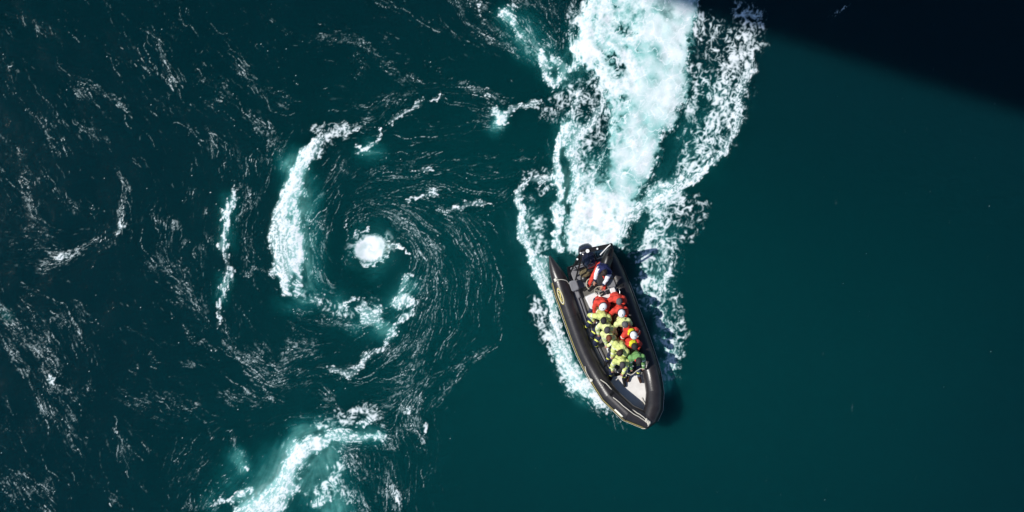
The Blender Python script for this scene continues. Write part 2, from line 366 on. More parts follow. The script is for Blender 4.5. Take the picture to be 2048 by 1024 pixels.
# ======== lace
for p, v in [
 ([(1160,30,30),(1190,60,20)], .7), ([(1415,60,34),(1420,180,34),(1400,260,28),(1370,340,22)], .34), ([(1500,40,32),(1490,80,34)], .62),
 ([(1490,80,26),(1470,140,36),(1450,220,38),(1420,290,30),(1370,350,20)], .72), ([(1380,130,8),(1385,220,8)], .7), ([(1395,30,10),(1400,90,10)], .6),
 ([(1330,400,44),(1370,430,36),(1385,480,16)], .50), ([(1290,410,16),(1330,430,20),(1310,470,20),(1290,500,14)], .82), ([(1340,490,26),(1335,540,24),(1310,590,24)], .62), ([(1300,520,16),(1300,560,18),(1290,590,12)], .74),
 ([(1310,600,18),(1330,650,22),(1340,700,20),(1340,750,18)], .58), ([(1350,600,12),(1365,660,12),(1360,740,8)], .52), ([(1250,480,20),(1265,510,10)], .3), ([(1400,400,14),(1405,450,12)], .45),
 ([(1190,240,26),(1180,290,26),(1170,340,24),(1165,380,14)], .56), ([(1150,220,8),(1135,290,10)], .7), ([(1195,130,20),(1180,200,20)], .6),
 ([(1055,400,14),(1075,440,22),(1080,490,20)], .50), ([(1080,380,8),(1095,370,8)], .5), ([(1060,350,14),(1100,340,10),(1050,370,10)], .5), ([(1070,600,12),(1100,690,18),(1150,770,14)], .66),
 ([(1100,230,14),(1060,210,8)], .5), ([(1160,170,14),(1120,200,16)], .6), ([(1150,240,20),(1170,200,14)], .6),
 ([(680,930,14),(660,980,22),(620,1000,14)], .5), ([(700,1000,12),(680,960,10)], .5), ([(640,260,14),(690,258,12),(640,300,10)], .62), ([(610,590,16),(650,620,16),(700,630,14)], .50),
 ([(700,640,10),(750,600,10)], .4), ([(640,850,10),(740,820,14),(760,845,12)], .62),
]: stroke(LC, p, v, soft=.6)

# ======== solid white water
for p, v, so, sd in [
 # the big crescent
 ([(640,285,8),(612,315,14),(594,345,15),(578,385,15),(566,425,17),(560,465,20),(566,505,24),(562,545,18),(572,595,6)], 1.02, .55, None),
 ([(585,475,20),(590,505,22),(588,530,14)], 1.0, .5, None), ([(595,540,5),(598,570,6),(590,590,5)], .75, .8, None), ([(640,285,6),(690,260,7),(720,256,4)], .62, .9, None), ([(600,365,10),(600,410,10),(595,450,12)], .62, .9, None),
 ([(625,300,10),(640,310,10)], .72, .9, None),
 ([(705,478,3),(716,470,3),(735,462,3)], .7, .5, None), ([(706,510,3),(720,528,3),(750,528,3),(772,512,3),(775,490,3)], .75, .5, None),
 ([(775,490,2.5),(800,492,2.2),(825,505,2.2)], .85, .5, None), ([(690,430,1.6),(700,450,1.8),(690,480,2)], .4, .5, None),
 ([(730,648,8),(745,636,16),(760,622,10)], .72, .9, None), ([(695,615,4),(712,600,5)], .74, .8, None), ([(725,600,4),(735,640,8)], .65, .8, None), ([(800,606,14),(820,600,10)], .8, .8, None), ([(800,590,6),(815,560,7),(825,545,3)], .62, .9, None),
 ([(632,600,8),(638,605,7)], .8, .7, None), ([(590,570,6),(596,590,8)], .62, .8, None),
 ([(835,598,2),(828,628,5),(800,645,6),(785,662,6),(770,690,5)], .66, .85, None), ([(770,690,8),(740,715,8),(710,735,9)], .58, .8, None), ([(660,740,8),(700,748,9),(720,725,7)], .62, .8, None),
 # small curls above
 ([(722,300,4),(735,290,6),(755,270,4),(762,255,2)], .74, .95, None), ([(718,295,4),(712,285,3)], .7, .8, None),
 ([(975,220,5),(990,235,10),(1005,232,9)], .95, .8, None), ([(1000,232,5),(1025,220,6),(1060,208,6),(1085,205,5)], .68, .5, None),
 ([(1000,28,8),(1012,30,8),(1022,45,6)], .95, .8, None), ([(1022,45,5),(1030,65,5),(1040,70,4)], .62, .8, None), ([(1020,5,6),(1030,18,4)], .58, .8, None), ([(955,8,4),(960,30,4)], .6, .8, None),
 ([(1075,98,5),(1088,125,8),(1092,150,8),(1100,175,7)], .86, .55, None), ([(1100,110,6),(1125,135,8)], .64, .8, None), ([(1160,125,6),(1130,145,8),(1110,170,7)], .72, .7, None),
 ([(800,228,4),(822,218,5),(840,205,4)], .7, .7, None), ([(780,240,5),(795,225,5)], .6, .7, None), ([(880,196,3),(865,205,3)], .8, .7, None), ([(975,192,5),(985,200,4)], .7, .8, None),
 ([(880,420,4),(925,418,5),(955,410,5),(985,405,3)], .60, .85, None), ([(810,402,4),(840,398,4),(872,388,3)], .62, .85, None), ([(820,348,3),(865,342,5)], .66, .5, None),
 # long strand
 ([(472,372,4),(464,400,5),(458,440,7),(450,480,6),(455,500,4)], .66, .85, None), ([(452,500,4),(462,540,7),(450,575,7),(438,600,5),(435,650,4)], .60, .85, None), ([(244,440,5),(240,465,5)], .7, .7, None),
 ([(118,516,6),(145,512,7)], .56, .8, None),
 # lower left surge
 ([(650,882,8),(625,892,15),(600,905,20),(582,935,18),(575,965,18),(555,995,20),(520,1014,19),(480,1035,16)], .92, .95, None), ([(640,890,8),(600,908,10),(584,950,9),(570,985,9),(530,1012,10)], 1.12, .8, None),
 ([(660,870,6),(690,875,9),(720,877,8),(745,872,5),(775,873,2)], .70, .9, None), ([(655,868,8),(690,862,8)], .6, .9, None), ([(745,832,5),(740,845,5),(715,850,5)], .64, .6, None),
 ([(488,932,6),(494,936,5)], .9, .9, None), ([(560,950,10),(540,980,14)], .66, .9, None), ([(660,960,5),(666,975,4)], .85, .7, None), ([(655,1000,8),(630,1010,10)], .62, .8, None),
 ([(430,1010,4),(470,1000,6),(500,975,5)], .66, .7, None), ([(846,850,6),(850,862,6)], .8, .8, None), ([(818,815,4),(810,830,4)], .75, .7, None), ([(790,985,5),(792,1010,5)], .62, .8, None), ([(100,762,4),(108,770,4)], .8, .7, None),
 # wash beside the boat, left
 ([(1031,388,6),(1036,425,8),(1046,465,9),(1058,500,10),(1075,535,12),(1090,570,12),(1103,610,9)], 1.0, .4, None),
 ([(1105,610,8),(1118,670,10),(1138,725,14),(1165,765,14),(1195,800,12),(1215,818,8)], .98, .5, None), ([(1100,660,9),(1120,720,12),(1150,775,10)], .70, .8, None),
 ([(1030,390,5),(1052,374,6),(1080,362,5),(1108,352,5)], .72, .6, None), ([(1090,520,8),(1098,570,8)], .7, .7, None),
 # strands of the wake
 ([(1182,10,14),(1172,50,12),(1158,90,10),(1155,100,12)], .70, .8, None), ([(1165,95,12),(1172,115,14),(1180,95,10)], 1.0, .5, None),
 ([(1150,180,6),(1145,210,7),(1138,235,6)], .78, .7, None), ([(1205,170,9),(1200,215,10),(1188,245,11),(1165,262,12)], .80, .7, None),
 ([(1135,255,9),(1122,290,11),(1112,320,9),(1118,350,8),(1112,400,8),(1112,440,8),(1110,475,7),(1118,500,6)], 1.05, .35, None),
 ([(1160,262,12),(1152,300,9),(1150,350,8),(1146,380,9),(1140,400,12)], .85, .6, None),
 ([(1395,362,6),(1350,385,8),(1310,398,9),(1270,412,8)], .95, .5, None), ([(1440,305,6),(1420,335,7),(1395,362,8)], .86, .6, None), ([(1480,220,8),(1462,270,8),(1440,305,8)], .70, .7, None),
 ([(1380,350,12),(1330,375,14),(1300,385,10)], .55, .9, None), ([(1500,120,10),(1485,180,12),(1470,240,10)], .56, .9, None), ([(1310,420,9),(1320,440,9)], .62, .8, None), ([(1292,470,8),(1310,480,8)], .7, .8, None), ([(1280,518,6),(1298,512,8)], .72, .8, None),
 ([(1290,560,7),(1310,575,8),(1330,560,6)], .62, .8, None), ([(1345,510,3),(1340,540,4),(1330,570,5),(1322,590,4)], .78, .6, None), ([(1330,680,6),(1340,740,7)], .56, .8, None), ([(1322,610,6),(1330,640,8)], .58, .8, None), ([(1352,700,5),(1350,740,5)], .7, .8, None),
 ([(1240,470,10),(1262,440,10),(1280,420,8)], .80, .7, None),
 ([(1668,22,3),(1690,5,3)], .55, .8, None),
]: stroke(SF, p, v, soft=so, side=sd)
wash = poly([(1142,505),(1132,470),(1134,420),(1148,395),(1150,350),(1190,330),(1210,290),(1225,245),(1215,205),(1200,160),(1160,130),(1148,90),(1160,50),(1180,-20),(1205,-160),(1400,-160),(1384,-20),(1385,40),(1376,95),(1372,150),(1362,200),(1345,245),(1322,262),(1315,300),(1308,340),(1290,365),(1275,395),(1262,420),(1250,460),(1232,495),(1190,510)], 13)
deep = poly([(1136,500),(1132,440),(1160,400),(1200,380),(1230,395),(1262,410),(1245,460),(1228,495)], 16)
w_streak = None

# ======== bubbles under the surface
for p, v in [
 ([(590,330,26),(600,400,30),(600,470,34),(600,540,34),(610,590,26)], .55), ([(610,350,14),(602,400,18)], .62), ([(738,497,34),(745,505,34)], .40), ([(640,600,24),(720,640,26),(800,620,26)], .22),
 ([(745,640,20),(770,655,20)], .46), ([(820,570,18),(795,600,18)], .34), ([(735,300,18),(750,305,16)], .36), ([(992,240,14),(985,255,12)], .55), ([(1040,60,30),(1080,110,30)], .34), ([(1010,35,18),(1030,60,18)], .45),
 ([(600,890,28),(560,950,46),(520,1010,50)], .38), ([(590,900,22),(560,960,30),(510,1010,30)], .85), ([(660,900,26),(640,960,46),(660,1010,40)], .5), ([(470,910,14),(488,935,14)], .62), ([(470,960,30),(440,1010,30)], .2), ([(600,860,20),(700,868,20),(760,872,12)], .42),
 ([(560,610,14),(580,620,14)], .16), ([(12,625,6),(14,630,6)], .3), ([(1140,260,24),(1135,400,30),(1130,480,26)], .4), ([(1060,430,30),(1080,520,30),(1110,600,20)], .30),
 ([(1170,60,30),(1160,140,24)], .4), ([(1100,130,26),(1120,160,24)], .38), ([(1300,410,26),(1320,470,34),(1300,580,34),(1330,700,26)], .30), ([(1285,540,8),(1295,545,8)], .5), ([(1290,590,12),(1310,600,12)], .55), ([(1330,780,14),(1335,700,16),(1315,640,14)], .55), ([(1340,380,26),(1300,395,20)], .36),
 ([(1420,200,50),(1390,310,44),(1340,350,30)], .22), ([(1180,330,30),(1190,420,20)], .45), ([(1140,540,16),(1150,540,16)], .4), ([(1120,700,20),(1170,790,18)], .35), ([(460,400,12),(455,480,14)], .26), ([(450,560,14),(440,600,10)], .28),
 
]: stroke(A, p, v, soft=.95, wobble=.7)
A = gblur(A, 6)

# ======== noise patterns drawn out by the current
n_f = lic(gnoise(1.25, 21), 3); n_m = lic(gnoise(1.5, 22), 4); n_l = lic(gnoise(3.0, 23), 9); n_p = lic(gnoise(16, 24, 2), 8)
n_s = gnoise(1.3, 28)
patch = gnoise(26, 25, 3)
fil = 1-np.abs(lic(gnoise(6, 26, 3), 9))*2.6              # thin threads along the current
fil2 = 1-np.abs(gnoise(10, 27, 4))*2.6                     # crossing threads
wx, wy = gnoise(20, 31, 2)*6.0, gnoise(20, 32, 2)*6.0
e1, c1 = worley(24, 5, PX+wx*1.2, PY*0.85+wy*1.2); e2, c2_ = worley(11.5, 6, PX*1.0+wx*.9+.3*PY, PY*.80+wy*.9-.3*PX); e3, c3 = worley(34, 8, PX+wx*2.0, PY*.8+wy*2.0)
fbm = gnoise(24, 41, 5); fine = gnoise(2.6, 42, 2); mid = gnoise(7, 45, 3); rid = 1-np.abs(gnoise(30, 43, 5))*1.3; rid2 = 1-np.abs(gnoise(12, 44, 4))*1.5
lfb = lic(gnoise(5, 46, 3), 10)

# flecks
D *= 1-.22*sst(250, 160, np.hypot(PX-860, PY-520))
Dn = np.clip(D*(1+.22*n_p+.28*patch), 0, 1.2)
T = 3.6-2.1*Dn**.9
comb = (.62*n_f+.60*n_m+.30*n_l+.30*n_s)/.97
fle = sst(T-.2, T+1.3, comb)*np.clip(.12+Dn*.46, 0, .62)
spk = sst(3.9-1.7*Dn, 4.5-1.7*Dn, .95*n_s+.55*n_f)*.8*(D > .03)
thr = sst(.70, 1.0, fil)*sst(.30, .80, Dn+.14*n_p)*sst(-.8, 1.3, .8*n_m+.7*n_f)*.42
def threads(seed, n, steps, wob, p, den=None, lmin=.08, gt=(.40, .75)):
    """fine broken threads of froth, each drifting along the current"""
    r = np.random.default_rng(seed); out = np.zeros((GH, GW), np.float32)
    den = Dn if den is None else den; pr = (np.clip(den, 0, 1)**p).ravel(); cs = np.cumsum(pr); k = np.searchsorted(cs, r.random(n)*cs[-1])
    y = (k//GW).astype(np.float32)+r.random(n, dtype=np.float32); x = (k % GW).astype(np.float32)+r.random(n, dtype=np.float32)
    ln = r.exponential(.45, n).clip(lmin, 1)*steps; am = r.random(n)**2.4*.8+.06
    g1, g2 = gnoise(10, seed+1, 2)*wob, gnoise(10, seed+2, 2)*wob; gate = gnoise(3.2, seed+3, 2)
    jx = np.clip(x, 0, GW-1).astype(int); jy = np.clip(y, 0, GH-1).astype(int); dx, dy = VX[jy, jx].copy(), VY[jy, jx].copy()
    sg = np.where(r.random(n) < .5, -1, 1); dx *= sg; dy *= sg
    for i in range(int(steps)):
        m = (i < ln) & (x > 0) & (x < GW-1) & (y > 0) & (y < GH-1)
        jx = np.clip(x, 0, GW-1).astype(int); jy = np.clip(y, 0, GH-1).astype(int)
        a = am*np.clip(gt[0]+gt[1]*gate[jy, jx], 0, 1.15)*np.clip((ln-i)/6, 0, 1)*np.clip(.30+.9*den[jy, jx], 0, 1)
        np.maximum.at(out, (jy[m], jx[m]), a[m].astype(np.float32))
        vx, vy = VX[jy, jx], VY[jy, jx]; f = np.where(vx*dx+vy*dy < 0, -1, 1); vx, vy = vx*f, vy*f
        vx2 = vx+g1[jy, jx]; vy2 = vy+g2[jy, jx]; L = np.hypot(vx2, vy2)+1e-6
        dx, dy = vx2/L, vy2/L; x += dx*.75; y += dy*.75
    return out
th = np.maximum(threads(101, 4000, 34, .26, 2.0), threads(202, 3400, 11, .6, 1.5))
th = np.maximum(th, threads(303, 620, 110, .30, 2.6))
rw, aw = np.hypot(PX-740, (PY-500)*.95), np.degrees(np.arctan2(PY-500, PX-740))
spir = sst(55, 80, rw)*sst(300, 230, rw)*(.25+.75*sst(-95, -60, aw)*sst(130, 95, aw))*(.6+.4*sst(-.3, .8, gnoise(18, 405, 2)))
sp = threads(404, 340, 120, .16, 1.4, spir*.70, .12, (.44, .65))
sp = np.maximum(sp, threads(505, 90, 150, .06, 1.2, sst(.15, .35, D)*sst(1030, 960, PX)*sst(560, 800, PX)*.6, .3)*.8)
th = np.clip(np.maximum(th*.82, sp*.62), 0, 1)
hz = sst(.35, 1.0, Dn+.16*lfb)*sst(-.2, 1.8, .6*fine+.6*n_m+.5*mid)*.26
fleck = np.maximum.reduce([fle, spk, thr, th, hz])
# lace
tex0 = gnoise(14, 48, 4)
lm = sst(.06, .40, LC+.10*fbm*(LC > .02)) * (LC > .02)
q = LC*(.66+.34*lfb+.30*mid+.05*n_f)
l1 = 1-sst(.07*q, .02+.22*q, e1); l2 = 1-sst(.09*q, .03+.30*q, e2); l3 = 1-sst(.07*q, .02+.18*q, e3)
fill = sst(.80, 1.50, LC+.26*lfb+.20*tex0+.08*fine)*.9
lace = np.maximum.reduce([l1*sst(-1.6, .6, fbm+2*(LC-.3)), l3, l2*sst(.30, .95, LC+.26*mid), fill])*lm*sst(-1.5, .6, fine*.12+mid*.45+tex0*.45+2.0*(LC-.4))
lace = gblur(lace, .75)
# solid
tex = gnoise(12, 71, 5); tx2 = 1-np.abs(gnoise(8, 72, 4))*1.6
Sn = SF*(1+.06*patch)+(.10*fbm+.11*lfb+.13*tex+.07*fine+.05*n_f)*np.minimum(1, SF*1.7)
sol = sst(.36, 1.20, Sn)
sol = np.clip(sol*np.clip(.74+.26*tx2+.13*tex+.09*fine+.10*lfb, .2, 1.08)+.10*sst(.2, .6, SF)*(tx2 > .6), 0, 1)
rim = sst(.08, .45, SF+.05*fbm*(SF > .02))*sst(.5, 1.6, .6*n_f+.5*n_m+.6*fine+1.5*(SF-.25))*.85
soft_s = sst(.15, .95, gblur(SF, 3))*.30
# the boiling wash
blotch = poly([(1232,60),(1262,55),(1262,72),(1236,75)], 7)*.9+poly([(1200,100),(1215,95),(1250,145),(1240,155),(1225,145)], 7)*.9+poly([(1305,100),(1330,95),(1330,120),(1305,118)], 9)*.35+poly([(1325,0),(1345,20),(1330,45),(1310,30)], 10)*.7+poly([(1225,190),(1245,180),(1260,205),(1240,215)], 7)*.6+poly([(1185,370),(1210,290),(1222,330),(1205,380)], 10)*.7
blotch = np.clip(blotch, 0, 1)*sst(-1.2, .4, rid2+.4*mid)
ribb = 1-np.abs(lic(gnoise(15, 61, 5), 3))*1.5; ribs = 1-np.abs(gnoise(8, 62, 4))*1.6; hol = gnoise(34, 63, 5)
wfl = wash*(.66+.10*ribb+.05*ribs+.05*fbm+.13*gnoise(50, 91, 3)+.08*gnoise(22, 92, 3)+.03*tex+.02*fine)+.34*deep-.55*blotch*wash+.10*sst(180, 60, np.hypot(PX-1240, PY-90))*wash
wfl = wfl-.16*sst(60, 10, np.abs(PX-(1215+.1*(PY-200))))*wash*sst(420, 360, PY)*sst(120, 240, PY)
WV, WD = Z(), Z()
for p, v in [([(1172,95,10),(1185,130,6),(1210,165,5),(1228,190,4)], .8), ([(1240,90,3),(1262,120,4),(1262,145,5),(1255,168,4)], .9), ([(1290,60,4),(1298,30,3),(1302,10,3)], .7), ([(1345,40,3),(1365,70,4),(1378,110,3)], .9),
             ([(1268,170,10),(1300,190,9),(1340,205,5)], .7), ([(1205,205,3),(1212,235,4),(1232,262,4),(1240,285,4)], .9), ([(1320,10,5),(1315,60,10),(1345,100,14),(1350,150,12)], .5), ([(1255,250,10),(1290,240,9),(1320,235,4)], .6),
             ([(1280,300,9),(1295,325,7),(1280,350,8)], .7), ([(1205,345,4),(1190,380,6),(1170,410,10)], .7), ([(1250,340,6),(1240,380,8),(1225,410,10)], .8), ([(1262,380,7),(1280,365,5)], .7), ([(1210,20,4),(1200,60,4),(1190,90,5)], .6),
             ([(1220,225,3),(1225,300,4),(1215,340,4)], .45), ([(1270,30,6),(1250,60,5),(1262,90,4)], .6), ([(1165,420,12),(1180,460,18),(1205,480,18)], .9), ([(1225,440,10),(1235,415,8)], .8)]:
    stroke(WV, p, v, soft=.95)
for p, v in [([(1178,262,12),(1192,305,15),(1188,345,14),(1168,385,8)], .75), ([(1202,98,6),(1222,122,8),(1245,148,6)], 1), ([(1185,112,2),(1197,132,3),(1204,138,2)], .9), ([(1238,62,9),(1255,66,9)], .9), ([(1318,8,10),(1332,30,9)], .7), ([(1305,98,8),(1325,108,10)], .4), ([(1232,195,7),(1255,200,9)], .7),
             ([(1196,232,10),(1205,262,12),(1200,290,12)], .8), ([(1222,258,5),(1240,262,6)], .9), ([(1215,300,6),(1205,335,8),(1195,360,7)], .8), ([(1250,350,7),(1262,345,6)], .6), ([(1170,300,10),(1172,340,10),(1165,370,8)], .6), ([(1290,290,5),(1270,320,5)], .35),
             ([(1190,30,3),(1196,60,3)], .7), ([(1218,8,4),(1235,20,4)], .6), ([(1345,190,6),(1335,225,5)], .5), ([(1215,385,8),(1225,372,8)], .4)]:
    stroke(WD, p, v, soft=.9)
wfl = wfl+.30*WV*wash-.46*WD*wash*np.clip(.8+.3*tx2, 0, 1.2)+.14*deep
A = np.maximum(A, 0)
washw = sst(.06, 1.02, wfl)*np.clip(.90+.13*tx2+.06*tex+.05*fine, .4, 1.05)
mR = sst(-15, 45, PX-(1222+.22*(300-PY))+8*fbm)*wash*sst(430, 380, PY)
vn = sst(.68, .98, 1-np.abs(gnoise(26, 95, 3))*1.9)*.55+sst(.75, 1.0, 1-np.abs(gnoise(12, 96, 3))*2.0)*.28
washw = washw*(1-.78*mR)+.78*mR*np.clip(gblur(washw, 5)*.88+vn*(.35+.6*gblur(washw, 8)), 0, 1)
edge_w = wash*(1-wash)*4
rimw = edge_w*sst(.2, 1.6, .7*n_m+.6*fine+.6*fbm)*.9
vein = sst(.60, 1.0, 1-np.abs(lic(gnoise(22, 47, 4), 2))*1.7)*wash*.88+sst(.80, 1.0, 1-np.abs(gnoise(11, 93, 4))*2.0)*wash*.40
washw = np.maximum.reduce([washw*sst(.05, .75, wash+.16*mid+.10*fbm), rimw, np.clip(vein, 0, .95)])
A = np.clip(np.maximum(A*(1+.18*fbm), wash*(.74+.14*hol+.06*mid)*(1-.5*blotch)*(1-.45*WD)), 0, 1)
A = np.clip(A*(1+.12*lfb*(wash < .3))+.40*sst(.15, .8, gblur(SF, 6))*.6, 0, 1)
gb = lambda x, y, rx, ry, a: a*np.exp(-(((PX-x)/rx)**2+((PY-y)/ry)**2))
A = (A+np.clip(gb(800, 520, 330, 380, .062)+gb(1180, 420, 300, 450, .062)+gb(1350, 900, 650, 420, .060)+gb(600, 980, 300, 220, .045)+gb(1600, 560, 500, 400, .030), 0, .10)*(1-A)).astype(np.float32)  # broad lift in water tone, strongest in the middle and lower right
stray = sst(4.1, 4.5, gnoise(1.5, 77)+.25*sst(1250, 1500, PX)*gnoise(90, 78))*.55
FO = np.maximum.reduce([fleck, lace*.9, sol, rim, soft_s, washw, stray])
ex, ey = (PX-738)+W2X*.5+W1X*.25, (PY-497)+W2Y*.5+W1Y*.25; ca, sa = .94, -.34
er = np.sqrt(((ex*ca+ey*sa)/33)**2+((-ex*sa+ey*ca)/27)**2); ea = np.arctan2(ey, ex)
eye = sst(1.10, .80, er+.03*fine)*np.clip(.86+.13*np.sin(2*ea+5*np.log(er+.15))+.07*tex+.12*(1-er), 0, 1)
eye = np.maximum(eye, sst(.55, 1.0, np.sin(2*ea+4.2*np.log(er+.1)+.8*tex))*sst(1.75, 1.0, er)*.55*np.clip(.5+.5*gnoise(5, 94, 2), 0, 1))
FO = np.maximum(FO*sst(.9, 1.3, er)+FO*.3*sst(1.3, .9, er), eye)
FO = np.clip(gblur(FO, .35), 0, 1)
# water height in metres
HT = (gnoise(70, 51, 2)*.014+gnoise(11, 52, 2)*.0012)*(.35+.65*np.maximum(base, gblur(wash+SF, 16)))
HT += gblur(np.clip(SF+wash*.8, 0, 1), 11)*.08+gblur(FO, 2.2)*.008+(gblur(wash*rid2, 6)*.03)
rr = np.hypot(PX-738, PY-497)
HT -= .20*np.exp(-(rr/48)**2)+.16*np.exp(-(rr/130)**2)
# lower the water out of the hull

# ================================================================ water and foam meshes
def water_material():
    m = bpy.data.materials.new("sea_water"); m.use_nodes = True; nt = m.node_tree; N = nt.nodes; L = nt.links; b = N["Principled BSDF"]
    fo = N.new("ShaderNodeAttribute"); fo.attribute_name = "foam"
    ae = N.new("ShaderNodeAttribute"); ae.attribute_name = "bubbles"
    tc = N.new("ShaderNodeTexCoord")
    nz = N.new("ShaderNodeTexNoise"); nz.inputs["Scale"].default_value = .09; nz.inputs["Detail"].default_value = 4; L.new(tc.outputs["Object"], nz.inputs["Vector"])
    m0 = N.new("ShaderNodeMix"); m0.data_type = 'RGBA'; m0.inputs[6].default_value = (.86, .86, .90, 1); m0.inputs[7].default_value = (1, 1, 1, 1)
    L.new(nz.outputs["Fac"], m0.inputs[0])
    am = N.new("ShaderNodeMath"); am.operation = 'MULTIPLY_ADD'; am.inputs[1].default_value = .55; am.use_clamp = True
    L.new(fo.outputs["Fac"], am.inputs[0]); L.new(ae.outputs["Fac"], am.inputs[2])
    pw = N.new("ShaderNodeMath"); pw.operation = 'POWER'; pw.inputs[1].default_value = 1.3; L.new(fo.outputs["Fac"], pw.inputs[0])
    rp = N.new("ShaderNodeValToRGB"); e = rp.color_ramp.elements
    e[0].position = 0; e[0].color = (.0010, .0195, .0262, 1); e[1].position = 1; e[1].color = (.22, .52, .49, 1)
    for p_, c_ in ((.10, (.0009, .0425, .0455, 1)), (.30, (.006, .098, .098, 1)), (.6, (.060, .26, .24, 1))):
        q_ = e.new(p_); q_.color = c_
    L.new(am.outputs[0], rp.inputs[0])
    m1 = N.new("ShaderNodeMix"); m1.data_type = 'RGBA'; m1.blend_type = 'MULTIPLY'; m1.inputs[0].default_value = 1; L.new(rp.outputs[0], m1.inputs[6]); L.new(m0.outputs[2], m1.inputs[7])
    m2 = N.new("ShaderNodeMix"); m2.data_type = 'RGBA'; m2.inputs[7].default_value = (.80, .82, .85, 1)
    L.new(pw.outputs[0], m2.inputs[0]); L.new(m1.outputs[2], m2.inputs[6]); L.new(m2.outputs[2], b.inputs["Base Color"])
    r = N.new("ShaderNodeMapRange"); r.inputs[1].default_value = 0; r.inputs[2].default_value = .5; r.inputs[3].default_value = .10; r.inputs[4].default_value = .75
    L.new(fo.outputs["Fac"], r.inputs[0]); L.new(r.outputs[0], b.inputs["Roughness"])
    sw = N.new("ShaderNodeMapRange"); sw.inputs[1].default_value = 0; sw.inputs[2].default_value = .10; sw.inputs[3].default_value = 1; sw.inputs[4].default_value = 0
    L.new(fo.outputs["Fac"], sw.inputs[0]); L.new(sw.outputs[0], b.inputs["Subsurface Weight"])
    b.inputs["Subsurface Radius"].default_value = (.25, 1.0, 1.0); b.inputs["Subsurface Scale"].default_value = 6.0
    b.inputs["IOR"].default_value = 1.33; b.inputs["Specular IOR Level"].default_value = .17
    mp = N.new("ShaderNodeMapping"); mp.inputs["Scale"].default_value = (1.0, 1.6, 1); mp.inputs["Rotation"].default_value = (0, 0, .4); L.new(tc.outputs["Object"], mp.inputs["Vector"])
    n1 = N.new("ShaderNodeTexNoise"); n1.inputs["Scale"].default_value = 1.6; n1.inputs["Detail"].default_value = 7; n1.inputs["Roughness"].default_value = .6; n1.inputs["Distortion"].default_value = .6
    L.new(mp.outputs[0], n1.inputs["Vector"])
    bp = N.new("ShaderNodeBump"); bp.inputs["Strength"].default_value = .4; bp.inputs["Distance"].default_value = .045
    L.new(n1.outputs["Fac"], bp.inputs["Height"]); L.new(bp.outputs[0], b.inputs["Normal"])
    return m
M_SEA = water_material()

def grid_mesh(name, V, F, fo, ae):
    me = bpy.data.meshes.new(name)
    me.vertices.add(len(V)); me.vertices.foreach_set("co", V.astype(np.float32).ravel())
    me.loops.add(F.size); me.loops.foreach_set("vertex_index", F.astype(np.int32).ravel())
    me.polygons.add(len(F)); me.polygons.foreach_set("loop_start", np.arange(0, F.size, 4, dtype=np.int32))
    me.polygons.foreach_set("use_smooth", np.ones(len(F), bool))
    me.update(calc_edges=True)
    for nm, a in (("foam", fo), ("bubbles", ae)):
        t = me.attributes.new(nm, 'FLOAT', 'POINT'); t.data.foreach_set("value", a.astype(np.float32).ravel())
    me.materials.append(M_SEA)
    o = bpy.data.objects.new(name, me); COL.objects.link(o); return o

